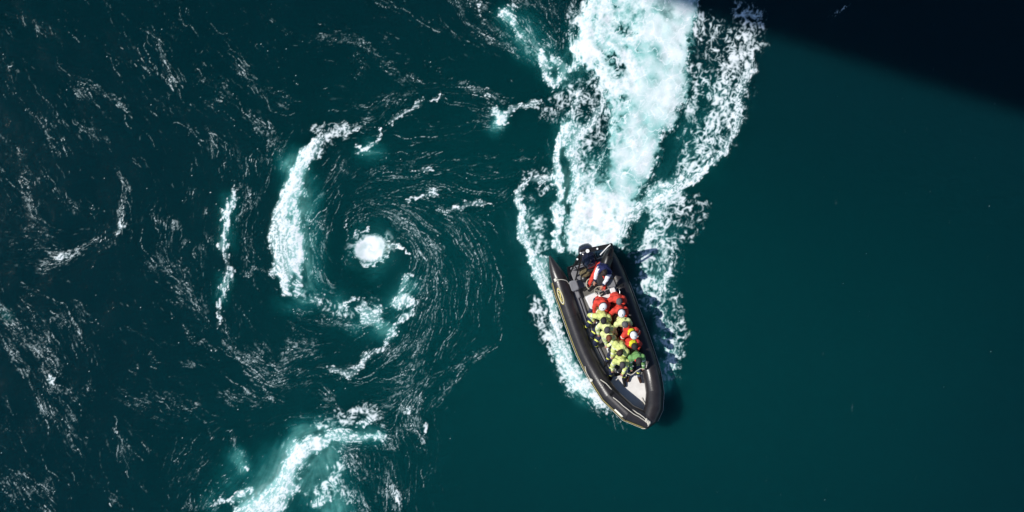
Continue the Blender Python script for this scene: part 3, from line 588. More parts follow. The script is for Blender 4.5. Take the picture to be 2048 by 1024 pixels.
def build_sea():
    # full resolution where the foam is, coarser at the margin
    ci = np.unique(np.r_[np.arange(0, 120, 5), np.arange(120, 1680, 1), np.arange(1680, GW, 5), GW-1])
    ri = np.unique(np.r_[np.arange(0, 80, 5), np.arange(80, 880, 1), np.arange(880, GH, 5), GH-1])
    sub = np.ix_(ri, ci)
    fade = np.clip(np.minimum(np.minimum(PX-PX.min(), PX.max()-PX), np.minimum(PY-PY.min(), PY.max()-PY))/90, 0, 1)
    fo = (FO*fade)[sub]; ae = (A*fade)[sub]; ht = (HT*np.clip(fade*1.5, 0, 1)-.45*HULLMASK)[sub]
    X = (PX[sub]-1024)/S_; Y = (512-PY[sub])/S_
    V = np.stack([X, Y, ht], -1).reshape(-1, 3)
    h, w = ht.shape
    idx = np.arange(h*w).reshape(h, w)
    F = np.stack([idx[1:, :-1], idx[1:, 1:], idx[:-1, 1:], idx[:-1, :-1]], -1).reshape(-1, 4)
    # open sea round the detailed patch, out to the horizon (joined to the same mesh)
    x0, x1, y0, y1 = X.min(), X.max(), Y.min(), Y.max(); B = 1500
    ring = np.array([[x0, y0, 0], [x1, y0, 0], [x1, y1, 0], [x0, y1, 0], [-B, -B, 0], [B, -B, 0], [B, B, 0], [-B, B, 0]], float)
    o = len(V); RF = np.array([[4, 5, 1, 0], [5, 6, 2, 1], [6, 7, 3, 2], [7, 4, 0, 3]])+o
    z8 = np.zeros(8)
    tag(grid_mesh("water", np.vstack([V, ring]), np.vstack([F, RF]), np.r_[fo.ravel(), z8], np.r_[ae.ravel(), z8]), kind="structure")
    # foam lies on the water as raised froth, split by what made it
    fc = (fo[1:, :-1]+fo[1:, 1:]+fo[:-1, 1:]+fo[:-1, :-1])/4
    cx = PX[sub][1:, 1:]; cy = PY[sub][1:, 1:]
    wakem = (cx > 1100+np.clip(240-cy, -400, 60)*0) & (cx > np.interp(cy, [0, 250, 350, 500, 640, 860], [1140, 1095, 1020, 1020, 1062, 1100])) & (cx < 1560)
    whirl = (np.hypot(cx-735, (cy-480)*.92) < 235) & ~wakem
    surge = (np.hypot((cx-590)*.85, cy-960) < 165) & ~wakem & ~whirl
    rest = ~(wakem | whirl | surge)
    for nm, ms, lb, ct in (
        ("wake_foam", wakem, "broad white churned wake and bow wash streaming back from the black boat", "wake"),
        ("whirlpool_foam", whirl, "white crescent of foam curling round the bright eye of the whirlpool left of the boat", "whirlpool foam"),
        ("upwelling_foam", surge, "white and turquoise foam surge boiling up at the bottom edge below the whirlpool", "foam"),
        ("foam_flecks", rest, "thin scattered foam flecks and streaks drifting over the dark green open water", "foam")):
        k = (ms & (fc > .22)).ravel(); ff = F[k]
        u, inv = np.unique(ff.ravel(), return_inverse=True)
        vv = V[u].copy(); vv[:, 2] += .003
        tag(grid_mesh(nm, vv, inv.reshape(-1, 4), fo.ravel()[u], ae.ravel()[u]), lb, ct, kind="stuff")
HULLMASK = gblur(poly_hard([(1108,540),(1140,650),(1165,715),(1195,765),(1215,795),(1252,832),(1290,846),(1312,820),(1316,780),(1303,735),(1270,640),(1235,545),(1225,520),(1150,530),(1140,560)]), 3)
build_sea()

# ================================================================ bridge above: its shadow lies on the water at the upper right
def build_bridge():
    nrm = Vector((.298, .954, 0)).normalized(); ax = Vector((nrm.y, -nrm.x, 0))
    e = 11.15; sh = SHD*(38.6/math.tan(radians(SUN_EL))); e0 = e-sh.dot(nrm)      # near edge, distance from under the camera
    root = empty("road_bridge", nrm*(e0+5.5)+Vector((0, 0, 38.0)))
    tag(root, "long concrete road bridge high above the water, whose shadow darkens the upper right corner", "bridge")
    conc = mat("concrete", (.32, .31, .29), .85, .3, var=.25, vscale=.6, bump=.3, bscale=6)
    steel = mat("galvanised_steel", (.4, .41, .42), .45, .5, .6, var=.1)
    asp = mat("asphalt", (.05, .05, .052), .9, .3, var=.3, vscale=3, bump=.3, bscale=60)
    c = root.location
    MB().box(c+Vector((0, 0, .35)), (11, 320, .5), ax, bev=.08).build("deck", conc, root)
    MB().box(c+Vector((0, 0, -1.2)), (5.2, 320, 2.58), ax, bev=.1, taper=1.25).build("girder", conc, root)
    MB().box(c+Vector((0, 0, .606)), (7.4, 320, .004), ax).build("carriageway", asp, root)
    for sg in (-1, 1):
        MB().box(c+nrm*sg*5.2+Vector((0, 0, .75)), (.3, 320, .3), ax, bev=.03).build("kerb", conc, root)
        r = MB()
        for zz in (1.15, 1.45, 1.8): r.sweep([c+nrm*sg*5.2+ax*-160+Vector((0, 0, zz)), c+nrm*sg*5.2+ax*160+Vector((0, 0, zz))], .035, 8)
        for k in range(-80, 81): r.sweep([c+nrm*sg*5.2+ax*2*k+Vector((0, 0, .85)), c+nrm*sg*5.2+ax*2*k+Vector((0, 0, 1.8))], .03, 6)
        r.build("railing", steel, root)
    for k in (-115, 115):
        MB().box(c+ax*k+Vector((0, 0, -22)), (4.2, 2.2, 40), ax, bev=.2).build("pier", conc, root)
build_bridge()

# ================================================================ the boat
FWD = Vector((.330, -.944, 0)).normalized(); RGT = Vector((-FWD.y, FWD.x, 0))        # towards the bow; towards the right of the photo
M_TUBE = mat("black_hypalon", (.026, .023, .025), .33, .5, var=.42, vscale=5, bump=.15, bscale=22)
M_TUBE2 = mat("seam_rubber", (.012, .011, .012), .5, .4)
M_BLACK = mat("black_plastic", (.012, .012, .013), .4, .5, var=.2)
M_BLKM = mat("black_powder_coat", (.010, .010, .011), .35, .5)
M_COWL = mat("navy_black_cowling", (.012, .015, .032), .16, .6, var=.2, coat=.6)
M_DECK = mat("grey_deck", (.13, .125, .115), .7, .3, var=.35, vscale=5, bump=.3, bscale=90)
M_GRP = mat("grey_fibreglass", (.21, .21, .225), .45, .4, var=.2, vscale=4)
M_WHITE = mat("white_fibreglass", (.72, .71, .69), .4, .45, var=.10, vscale=5)
M_BOWD = mat("white_bow_deck", (.76, .74, .72), .6, .35, var=.16, vscale=3.5, bump=.2, bscale=70)
M_ROPE = mat("white_rope", (.62, .58, .50), .85, .2, var=.25, vscale=40, bump=.5, bscale=120)
M_YEL = mat("yellow_print", (.60, .50, .14), .55, .35, var=.15, vscale=30)
M_CREAM = mat("cream_vinyl", (.78, .76, .66), .5, .4, var=.08, vscale=40)
M_CUSH = mat("dark_cushion", (.022, .022, .026), .6, .35, var=.3, bump=.3, bscale=30)
M_METAL = mat("stainless_steel", (.6, .6, .6), .22, .5, 1.0)
M_BRASS = mat("olive_canvas", (.16, .13, .07), .8, .25, var=.5, vscale=14, bump=.4, bscale=40)
M_HOSE = mat("beige_hose", (.42, .38, .29), .5, .4, var=.2, vscale=20)
M_GLASS = mat("smoked_acrylic", (.10, .10, .115), .08, .6)
M_LAMP = mat("white_lens", (.85, .85, .83), .2, .5)
M_REDP = mat("red_plastic", (.5, .02, .015), .4, .45)
TR = .325
TUBE_L = [(1099.5, 512, .40, .03), (1103, 522, .40, .11), (1111, 541, .42, .235), (1119, 560, .43, .30), (1127, 584, .44, .33), (1137, 612, .45, TR), (1152, 655, .46, TR), (1170, 703, .47, TR), (1193, 748, .55, TR), (1219, 789, .76, TR), (1257, 825, .97, .325), (1292, 840, 1.06, .30)]
TUBE_R = [(1299, 835, 1.06, .30), (1307, 816, .97, .325), (1309, 785, .76, TR), (1303, 748, .56, TR), (1289, 702, .47, TR), (1273, 656, .46, TR), (1257, 613, .45, TR), (1241, 570, .44, TR), (1228, 536, .43, .31), (1221, 516, .42, .25), (1215, 497, .40, .12), (1212, 489, .40, .03)]
def dense(T, step=.35, keep=()):
    """subdivide a tube path, rounding it gently except at the kept corners"""
    P = [(at(a, b, c), r) for a, b, c, r in T]; out = []; corners = []
    for i in range(len(P)-1):
        p0 = P[max(0, i-1)][0]; p1, r1 = P[i]; p2, r2 = P[i+1]; p3 = P[min(len(P)-1, i+2)][0]
        if i in keep: p0 = p1-(p2-p1); corners.append(len(out))
        if i+1 in keep: p3 = p2+(p2-p1)
        n = max(1, int((p2-p1).length/step))
        for k in range(n):
            t = k/n
            q = .5*((2*p1)+(p2-p0)*t+(2*p0-5*p1+4*p2-p3)*t*t+(3*p1-p0-3*p2+p3)*t**3)
            out.append((q, r1+(r2-r1)*t))
    out.append(P[-1]); return out, corners
TL, cL = dense(TUBE_L, keep=(9, 10)); TRR, cR = dense(TUBE_R, keep=(1, 2))
boat = empty("inflatable_boat", at(1205, 670, 0))
tag(boat, "black rigid inflatable boat crowded with passengers, speeding through its own white wake", "boat")
BO = boat.location

def build_collar():
    m = MB()
    full = TL+TRR; pts = [p for p, r in full]; rr = [r for p, r in full]
    sp = set(cL+[len(TL)-1, len(TL)]+[len(TL)+c for c in cR])
    m.sweep(pts, rr, 36, split=sp)
    m.build("inflatable_tube", M_TUBE, boat, auto=60)
    # glued seam bands round the tube and a scalloped lacing seam along its inner top
    for T, ids in ((TL, (6, 15, 24, 33)), (TRR, (8, 17, 26, 33))):
        for i in ids:
            if 1 < i < len(T)-2:
                p, r = T[i]; q = T[i+1][0]; d = (q-p).normalized(); MB().sweep([p-d*.02, p+d*.02], r+.004, 36, caps=False).build("seam_band", M_TUBE2, boat)
    ln = MB()
    for T, sg in ((TL, 1), (TRR, 1)):
        pts = []
        for i in range(6, len(T)-2):
            p, r = T[i]; d = (T[i+1][0]-p).normalized(); side = d.cross(Vector((0, 0, 1))).normalized()
            if side.dot(RGT)*(1 if T is TL else -1) < 0: side = -side
            for t in (0, .5):
                ph = (i+t)*.9; ang = radians(62-13*abs(sin(ph*.62)))
                pp = p+(T[i+1][0]-p)*t; pts.append(pp+side*cos(ang)*(r+.004)+Vector((0, 0, 1))*sin(ang)*(r+.004))
        ln.sweep(pts, .013, 6)
    ln.build("lacing_line", M_TUBE2, boat)
    # rubbing strake along the outside with a cream and yellow pinstripe
    for nm, rad, ang, off, mt, i0 in (("rubbing_strake", .034, -4, .02, M_BLACK, 3), ("strake_stripe", .0055, 6, .042, M_CREAM, 4), ("yellow_stripe", .009, 14, .003, M_YEL, 3)):
        b = MB()
        for T in (TL, TRR):
            if nm == "yellow_stripe" and T is TRR: continue
            pts = []
            rng_ = range(i0, len(T)) if T is TL else range(0, len(T)-i0)
            for i in rng_:
                p, r = T[i]; q = T[min(i+1, len(T)-1)][0]; pr = T[max(i-1, 0)][0]; d = (q-pr).normalized(); side = d.cross(Vector((0, 0, 1))).normalized()
                if side.dot(RGT)*(1 if T is TL else -1) > 0: side = -side
                a = radians(ang); pts.append(p+side*(cos(a)*r+off)+Vector((0, 0, sin(a)*r)))
            b.sweep(pts, rad, 8)
        b.build(nm, mt, boat)
build_collar()

def tube_frame(T, i, ang, off=.004, t=0):
    """point on a tube's skin: ang 0 = outboard, 90 = top"""
    i = min(int(i), len(T)-2); p, r = T[i]; d = (T[i+1][0]-p).normalized(); side = d.cross(Vector((0, 0, 1))).normalized()
    if side.dot(RGT)*(1 if T is TL else -1) > 0: side = -side
    p = p+(T[i+1][0]-p)*t; r = r+(T[i+1][1]-r)*t
    n = side*cos(radians(ang))+Vector((0, 0, 1))*sin(radians(ang))
    return p+n*(r+off), n, d, p, r, side
def arc(T):
    c = [0]
    for i in range(1, len(T)): c.append(c[-1]+(T[i][0]-T[i-1][0]).length)
    return np.array(c)
def s_at(T, py):
    ys = [512-p.y*H*S/(H-p.z) for p, r in T]; return float(np.interp(py, ys, arc(T)))
def kk(T, s_):
    c = arc(T); i = int(np.clip(np.searchsorted(c, s_)-1, 0, len(T)-2)); return i, (s_-c[i])/(c[i+1]-c[i])
def tube_patch(name, T, s0, outline_fn, mt, n=48, parent=None, off=.005):
    """thin patch on the tube: outline_fn -> list of closed loops of (along m, angle deg)"""
    m = MB()
    for outer, inner in outline_fn:
        vs = []
        for loop in (outer, inner):
            for (a, g) in loop:
                i, t = kk(T, s0+a); vs.append(tube_frame(T, i, g, off, t)[0])
        N_ = len(outer); fs = [(k, (k+1) % N_, N_+(k+1) % N_, N_+k) for k in range(N_)]
        m.add(vs, fs)
    o = m.build(name, mt, parent or boat, org=BO); md = o.modifiers.new("th", 'SOLIDIFY'); md.thickness = .003
    return o
def build_marks():
    # yellow oval emblem with a pale rim and a bent stroke inside, on the left tube
    ell = lambda a, g, c=0, cg=58: [(c+a*cos(q), cg+g*sin(q)) for q in [2*pi*k/40 for k in range(40)]]
    k0 = s_at(TL, 589)
    tube_patch("emblem", TL, k0, [(ell(.30, 15.5), ell(.27, 12.5))], M_CREAM)
    tube_patch("emblem_ring", TL, k0, [(ell(.335, 18.5), ell(.305, 16))], M_YEL)
    def ribbon(path, w):
        L_, R_ = [], []
        for i, (a, g) in enumerate(path):
            a0, g0 = path[max(0, i-1)]; a1, g1 = path[min(len(path)-1, i+1)]
            dx, dy = a1-a0, (g1-g0)*.0057; l = math.hypot(dx, dy)+1e-6
            L_.append((a-dy/l*w, g+dx/l*w/.0057)); R_.append((a+dy/l*w, g-dx/l*w/.0057))
        return L_, R_
    m = MB()
    for path, w in (([(-.22, 54), (-.13, 65), (-.02, 62), (.03, 56), (.13, 51), (.22, 58)], .022), ([(-.13, 50), (-.04, 52), (.02, 58), (.02, 65)], .015), ([(.07, 64), (.15, 61), (.20, 62)], .012)):
        L_, R_ = ribbon(path, w); vs = []
        for (a, g) in L_+R_:
            i, t = kk(TL, k0+a); vs.append(tube_frame(TL, i, g, .007, t)[0])
        n = len(L_); m.add(vs, [(i, i+1, n+i+1, n+i) for i in range(n-1)])
    o = m.build("emblem_stroke", M_YEL, boat, org=BO); o.modifiers.new("th", 'SOLIDIFY').thickness = .003
    # cream name plate near the bow
    m = MB(); s0 = s_at(TL, 807)
    vs = []; c = []
    for a in np.linspace(0, .40, 7):
        for g in (24, 31, 38, 45):
            j, t = kk(TL, s0+a); vs.append(tube_frame(TL, j, g, .006, t)[0])
    m.add(vs, [(r*4+q, r*4+q+1, (r+1)*4+q+1, (r+1)*4+q) for r in range(6) for q in range(3)])
    o = m.build("name_plate", M_CREAM, boat, org=BO); o.modifiers.new("th", 'SOLIDIFY').thickness = .003
build_marks()

def build_hull():
    # fibreglass V hull under the collar
    secs = []
    for cx, cy, hw, zk, zc in ((1176, 520, .86, -.25, .20), (1190, 570, .98, -.25, .20), (1215, 640, 1.02, -.25, .22), (1240, 710, 1.0, -.22, .24), (1264, 765, .80, -.12, .32), (1283, 812, .42, .10, .45), (1292, 838, .12, .38, .60)):
        c = at(cx, cy, zc); secs.append([c-RGT*hw+Vector((0, 0, .12)), c-RGT*hw*.96-Vector((0, 0, .08)), c+Vector((0, 0, zk-zc)), c+RGT*hw*.96-Vector((0, 0, .08)), c+RGT*hw+Vector((0, 0, .12))])
    vs = [v for s_ in secs for v in s_]; fs = []
    for i in range(len(secs)-1):
        for k in range(4): fs.append((i*5+k, i*5+k+1, (i+1)*5+k+1, (i+1)*5+k))
    fs.append((0, 1, 2, 3, 4)[::-1])
    MB_ = MB(); MB_.add(vs, fs); MB_.build("hull", M_GRP, boat)
    # deck sheet inside the collar (z .24)
    L_ = [at(a, b, .26) for a, b in ((1142, 545), (1150, 585), (1163, 630), (1178, 675), (1195, 715), (1214, 750))]
    R_ = [at(a, b, .26) for a, b in ((1222, 545), (1235, 580), (1250, 622), (1266, 666), (1281, 708), (1293, 745))]
    m = MB(); n = len(L_); m.add(L_+R_, [(i, i+1, n+i+1, n+i) for i in range(n-1)]); m.build("deck", M_DECK, boat)
    # raised pale bow deck
    out = [(1210, 757), (1224, 778), (1240, 795), (1258, 812), (1286, 828), (1296, 812), (1298, 785), (1292, 758), (1288, 742)]
    top = [at(a, b, .30+.0020*(b-742)) for a, b in out]; bot = [p-Vector((0, 0, .12)) for p in top]
    n = len(top); c = sum(top, Vector())/n; m = MB()
    m.add(top+bot+[c-Vector((0, 0, .012))], [(i, (i+1) % n, 2*n) for i in range(n)]+[(i, n+i, n+(i+1) % n, (i+1) % n) for i in range(n)]); m.build("bow_deck", M_BOWD, boat, auto=20)
    # moulded inner coaming strips between deck and tube
    for T, nm in ((TL, "coaming"), (TRR, "coaming")):
        m = MB(); pts = []
        rg = [i for i in range(len(T)) if (.18 if T is TL else .25) < i/len(T) < (.68 if T is TL else .80)]
        for i in rg:
            p, n_, d, c_, r, side = tube_frame(T, i, 0); q = c_-side*(r+.07); q.z = .40; pts.append(q)
        m.sweep(pts, .075, 10, flat=.9); q2 = [p+(-RGT if T is TRR else RGT)*.13-Vector((0, 0, .09)) for p in pts]; m.sweep(q2, .06, 10)
        m.build(nm, M_GRP if T is TL else M_DECK, boat)
    # stern floor and transom
    MB().box(at(1183, 548, .30), (1.45, .75, .12), FWD, bev=.02).build("stern_floor", M_GRP, boat)
    MB().box(at(1177, 526, .42), (1.45, .12, .55), FWD, bev=.03).build("transom", M_GRP, boat)
    MB().box(at(1195, 528, .55), (.62, .26, .18), FWD, bev=.05).build("engine_well_step", M_GRP, boat)
build_hull()

def build_motor():
    root = MB()
    # lofted cowling: rounded sections along fore-aft
    c0 = at(1172, 513, 0); vs = []; fs = []; n = 24
    prof = [(-.50, .05, .90, .98), (-.47, .19, .78, 1.10), (-.36, .27, .70, 1.23), (-.16, .315, .66, 1.30), (.06, .31, .66, 1.29), (.24, .285, .66, 1.22), (.38, .25, .70, 1.12), (.45, .17, .78, 1.02), (.47, .05, .86, .95)]
    for s_, hw, zb, zt in prof:
        c = c0+FWD*s_; zc = (zb+zt)/2; hz = (zt-zb)/2
        for k in range(n):
            q = 2*pi*k/n; ca, sa = cos(q), sin(q); e = .72
            vs.append(c+RGT*hw*math.copysign(abs(ca)**e, ca)+Vector((0, 0, zc+hz*math.copysign(abs(sa)**e, sa))))
    for i in range(len(prof)-1):
        for k in range(n): k2 = (k+1) % n; fs.append((i*n+k, (i+1)*n+k, (i+1)*n+k2, i*n+k2))
    fs.append(tuple(range(n))); fs.append(tuple((len(prof)-1)*n+k for k in range(n))[::-1])
    root.add(vs, fs); cow = root.build("outboard_motor", M_COWL, boat, auto=50)
    MB().box(c0+FWD*.02+Vector((0, 0, .25)), (.26, .34, .95), FWD, bev=.06).build("leg_housing", M_BLACK, cow, org=BO)
    t = MB(); t.sweep([c0+FWD*s_+RGT*.0+Vector((0, 0, z)) for s_, z in ((-.40, 1.235), (-.16, 1.312), (.06, 1.302), (.22, 1.24))], [.01, .02, .02, .01], 8, flat=.6); t.build("cowling_ridge", M_METAL if 0 else M_COWL, cow, org=BO)
    MB().box(c0+FWD*.48+Vector((0, 0, .72)), (.36, .22, .30), FWD, bev=.04).build("mounting_bracket", M_BLACK, cow, org=BO)
build_motor()

def build_frame():
    A1, A2 = at(1161, 504, 2.05), at(1223, 491, 2.05)           # top corners
    B1, B2 = at(1164, 511, 2.0), at(1226, 498, 2.0)
    f = MB()
    f.box((A1+A2)/2*1.0+(B1+B2)/2*0-Vector((0, 0, 0)), ((A2-A1).length+.04, .17, .07), (A2-A1).cross(Vector((0, 0, 1))), bev=.02)
    for a, b in ((A1, at(1138, 551, .72)), (B1, at(1150, 564, .5)), (A2, at(1207, 537, .70)), (B2, at(1219, 545, .6)), (A2, at(1226, 516, .72))):
        f.sweep([a, a+(b-a)*.12, b], .032, 10)
    for t in (.25, .55):
        f.sweep([A1+(at(1138, 551, .72)-A1)*t, B1+(at(1150, 564, .5)-B1)*t], .02, 8)
    f.box(A1+(at(1138, 551, .72)-A1)*.35+RGT*.06, (.13, .62, .03), at(1138, 551, .72)-A1, bev=.01)
    f.sweep([at(1139, 556, .66), at(1153, 566, .62), at(1156, 571, .5)], .022, 8)
    a = f.build("a_frame", M_BLKM, boat)
    MB().disc(at(1175, 502, 2.12), (0, 0, 1), .068, .07).build("lamp", M_LAMP, a, org=BO)
    MB().disc(at(1194.5, 497.5, 2.12), (0, 0, 1), .034, .07).build("lamp", M_LAMP, a, org=BO)
    MB().disc(at(1154.5, 518.5, 1.78), (0, 0, 1), .034, .06).build("lamp", M_LAMP, a, org=BO)
    MB().disc(at(1161, 506, 2.1), (0, 0, 1), .03, .06).build("lamp", M_LAMP, a, org=BO)
    MB().sweep([at(1200.5, 509.5, 2.1), at(1214, 495, 2.25), at(1221, 489, 2.3)], .02, 8).build("antenna", M_WHITE, a, org=BO)
    r = MB(); r.box(at(1222.5, 492, 2.15), (.22, .12, .10), RGT+FWD*.2, bev=.03); r.build("lamp_housing", M_BLACK, a, org=BO)
    MB().sweep([at(1163, 506, 2.09), at(1169, 504, 2.09)], .03, 8).build("light_bar", M_GRP, a, org=BO)
    # flag cloth bundled on the right leg
    g = MB(); g.ball(at(1214, 520, 1.2), (.20, .50, .30), M=Matrix.Rotation(radians(-18), 3, 'Z')); g.build("rolled_canopy", M_BLACK, a, org=BO)
build_frame()

def build_fittings():
    # helm console, wheel, screens
    c = MB().box(at(1214, 590, .72), (.78, .42, .92), FWD, bev=.06, taper=.86).build("console", M_WHITE, boat)
    MB().box(at(1204.5, 587, 1.21), (.20, .16, .05), FWD+RGT*.1, bev=.01).build("screen", M_BLACK, c, org=BO)
    MB().box(at(1217, 583.5, 1.21), (.20, .15, .06), FWD, bev=.01).build("screen", M_BLACK, c, org=BO)
    MB().box(at(1225.5, 581, 1.22), (.20, .20, .08), FWD, bev=.02).build("chart_panel", M_WHITE, c, org=BO)
    w = MB(); pl = [at(1216, 597, 1.32), at(1240, 584, 1.32), at(1235, 596, 1.05), at(1222, 605, 1.05)]; w.add(pl+[p-Vector((0, 0, .012)) for p in pl], [(0, 1, 2, 3), (7, 6, 5, 4), (0, 4, 5, 1), (1, 5, 6, 2), (2, 6, 7, 3), (3, 7, 4, 0)]); w.build("windscreen", M_GLASS, c, org=BO)
    MB().sweep([at(1238, 579, 1.3), at(1240, 584, 1.34), at(1234, 597, 1.30), at(1224, 606, 1.25)], .013, 8).build("grab_rail", M_METAL, c, org=BO)
    s = MB(); ce = at(1198, 581.5, 1.16); ax = (Vector((0, 0, 1))-FWD*.5).normalized(); u = ax.orthogonal().normalized(); v = ax.cross(u)
    s.sweep([ce+(u*cos(q)+v*sin(q))*.17 for q in [2*pi*k/24 for k in range(25)]], .014, 8, caps=False, up=ax)
    for q in (0, 2.1, 4.2): s.sweep([ce-ax*.03, ce+(u*cos(q)+v*sin(q))*.165], .01, 6)
    s.build("steering_wheel", M_HOSE, c, org=BO)
    # helm seat, white locker seat, benches
    MB().box(at(1203, 558, .62), (.42, .5, .60), FWD, bev=.06).build("helm_seat", M_CUSH, boat)
    MB().box(at(1221, 567, .50), (.34, .70, .42), FWD, bev=.03).build("side_locker", M_GRP, boat)  # white fibreglass toned grey: the helmsman's shade is put into its colour
    MB().box(at(1186, 601, .62), (.46, .52, .62), FWD+RGT*.10, bev=.03).build("white_locker", M_WHITE, boat)
    for a, b in (((1188, 618), (1240, 742)), ((1225, 608), (1271, 730))):
        A_, B_ = at(*a, .5), at(*b, .5); f = (B_-A_)
        o = MB().box((A_+B_)/2, (.30, f.length, .50), f, bev=.03).build("jockey_bench", M_WHITE, boat)
        k = int(f.length/.46)
        for i in range(k):
            p = A_+f*((i+.5)/k); p.z = .80
            MB().box(p, (.27, f.length/k-.03, .12), f, bev=.04).build("cushion", M_CUSH, o, org=BO)
    MB().sweep([at(1181, 568, .72)+Vector((.16*cos(q)*1.0, .2*sin(q), 0)) for q in np.linspace(1.2, 4.4, 12)], .022, 8).build("hose", M_HOSE, boat)
    g = MB(); g.box(at(1170, 545, .55), (.42, .34, .30), FWD+RGT*.2, bev=.06); g.box(at(1176, 541, .72), (.16, .22, .10), FWD, bev=.03); g.build("canvas_bag", M_BRASS, boat)
    g = MB(); g.ball(at(1169, 557, .55), (.16, .16, .12)); g.build("fuel_filter", M_BLACK, boat)
    g = MB(); g.box(at(1213, 540, .62), (.30, .36, .42), FWD, bev=.05); g.sweep([at(1211, 538, .84), at(1213, 543, .90), at(1215, 546, .84)], .018, 8); g.build("jerrycan", M_BLACK, boat)
    c = MB(); ce = at(1226, 552, .62)
    for k in range(4): c.sweep([ce+Vector((cos(q)*(.17-.02*k), sin(q)*(.17-.02*k), .03*k+.006*sin(3*q+k))) for q in np.linspace(0, 2*pi, 22)], .016, 6, caps=False)
    c.build("coiled_line", M_BRASS, boat)
    g = MB(); g.ball(at(1197, 537, .70), (.14, .18, .12)); g.ball(at(1203, 535, .70), (.10, .13, .10)); g.build("dry_bag", M_BLACK, boat)
    g = MB(); g.sweep([at(1186, 540, .70), at(1190, 536, .82), at(1196, 534, .80), at(1199, 538, .72)], .02, 8); g.build("fuel_hose", M_CREAM, boat)
    MB().box(at(1152, 583, .42), (.20, .55, .10), FWD, bev=.03).build("step_pad", M_GRP, boat)
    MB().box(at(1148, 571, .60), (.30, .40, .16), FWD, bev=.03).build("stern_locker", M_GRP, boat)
    # carrying handles and lashing patches on the tubes
    for T, ids, g_ in ((TRR, (20, 22), 95), (TL, (12, 19, 30), 105), (TRR, (31,), 120)):
        for i in ids:
            i = min(i, len(T)-5); p, n, d, *_ = tube_frame(T, i, g_)
            MB().box(p, (.20, .11, .022), d, bev=.01, up=n).build("handle", M_BLACK, boat)
    # mooring and grab ropes
    def rope(name, pts, r=.014, sag=0):
        P = [at(*p) for p in pts]; Q = []
        for i in range(len(P)-1):
            p0 = P[max(0, i-1)]; p1, p2 = P[i], P[i+1]; p3 = P[min(len(P)-1, i+2)]; n = max(2, int((p2-p1).length/.06))
            for k in range(n):
                t = k/n; q = .5*((2*p1)+(p2-p0)*t+(2*p0-5*p1+4*p2-p3)*t*t+(3*p1-p0-3*p2+p3)*t**3)
                q += Vector((noise.noise(q*9), noise.noise(q*9+Vector((5, 0, 0))), 0))*.012; Q.append(q)
        Q.append(P[-1]); m = MB().sweep(Q, r, 8); return m.build(name, M_ROPE, boat)
    rope("bow_rope", [(1201, 759, .93), (1212, 767, 1.02), (1222, 778, 1.0), (1231, 788, .95), (1243, 802, 1.05), (1257, 813, 1.16), (1272, 824, 1.28), (1286, 833, 1.36), (1296, 843, 1.38)], .018)
    rope("bow_rope", [(1226, 794, 1.16), (1238, 804, 1.23), (1252, 816, 1.31), (1268, 828, 1.37), (1282, 836, 1.38), (1295, 846, 1.38)], .017)
    rope("bow_rope", [(1254, 806, .48), (1262, 813, .50), (1270, 820, .55)], .014)
    rope("bow_rope", [(1300, 847, 1.33), (1296, 852, 1.28), (1290, 857, 1.05), (1283, 856, .92)], .02)
    kn = MB()
    for p in ((1296, 843, 1.39), (1297, 847, 1.37), (1293, 840, 1.40), (1299, 845, 1.38)): kn.ball(at(*p), (.05, .07, .045), seg=10, rings=6)
    kn.build("rope_knot", M_ROPE, boat)
    rope("grab_rope", [(1170, 733, .80), (1173, 745, .86), (1177, 753, .87), (1182, 760, .87), (1186, 761, .90)], .015)
    rope("grab_rope", [(1198, 757, .82), (1207, 755, .80), (1210, 748, .74), (1206, 752, .80)], .012)
    rope("grab_rope", [(1108, 559, .68), (1114, 560, .75), (1122, 559, .79), (1132, 561, .74), (1139, 569, .55), (1141, 577, .40)], .014)
    rope("grab_rope", [(1283, 795, .46), (1288, 806, .50), (1293, 813, .56)], .014)
    rope("lashing", [(1178, 757, .87), (1185, 760, .90)], .03)
    MB().box(at(1111, 560, .73), (.10, .12, .03), FWD, bev=.01).build("rope_cleat", M_CREAM, boat); MB().box(at(1182, 761, .90), (.09, .10, .03), FWD, bev=.01).build("rope_cleat", M_CREAM, boat)
    for p in ((1147, 598), (1158, 629), (1139, 567), (1169, 661)):
        MB().ball(at(*p, .50), .022, seg=8, rings=6).build("deck_bolt", M_LAMP, boat)
build_fittings()

# ================================================================ people
SKIN = mat("skin", (.46, .24, .16), .55, .35, var=.15, vscale=20)
M_EYE = mat("eye", (.03, .02, .018), .3, .5)
def cloth(name, col, var=.22, rough=.75): return mat(name, col, rough, .25, var=var, vscale=9, bump=.35, bscale=26)
HV = cloth("hi_vis_fabric", (.64, .70, .24)); HVP = cloth("pale_hi_vis_fabric", (.70, .76, .34)); RED = cloth("red_fabric", (.66, .060, .040)); NAVY = cloth("navy_fabric", (.018, .024, .055)); GREEN = cloth("green_fabric", (.17, .36, .12))
WSH = cloth("white_shirt", (.72, .72, .76), .1); BOOT = cloth("black_boot", (.012, .012, .012)); BRB = cloth("brown_boot", (.06, .025, .015)); REFL = mat("reflective_tape", (.70, .72, .62), .35, .5); YTAPE = mat("yellow_tape", (.68, .72, .12), .45, .4)
GREYT = cloth("slate_trousers", (.07, .09, .14)); YHOOD = cloth("yellow_hood", (.72, .66, .03)); VEST = cloth("navy_vest", (.020, .026, .10))
HELM = mat("white_helmet", (.80, .80, .80), .25, .5, coat=.4); HGREY = cloth("grey_knit", (.12, .115, .12)); HBLK = cloth("black_knit", (.030, .028, .030)); HDGR = cloth("charcoal_knit", (.065, .060, .066))
HAIRB = mat("dark_brown_hair", (.035, .018, .012), .5, .4, var=.5, vscale=40, bump=.8, bscale=90); HAIRR = mat("auburn_hair", (.20, .055, .022), .5, .4, var=.5, vscale=40, bump=.8, bscale=90)
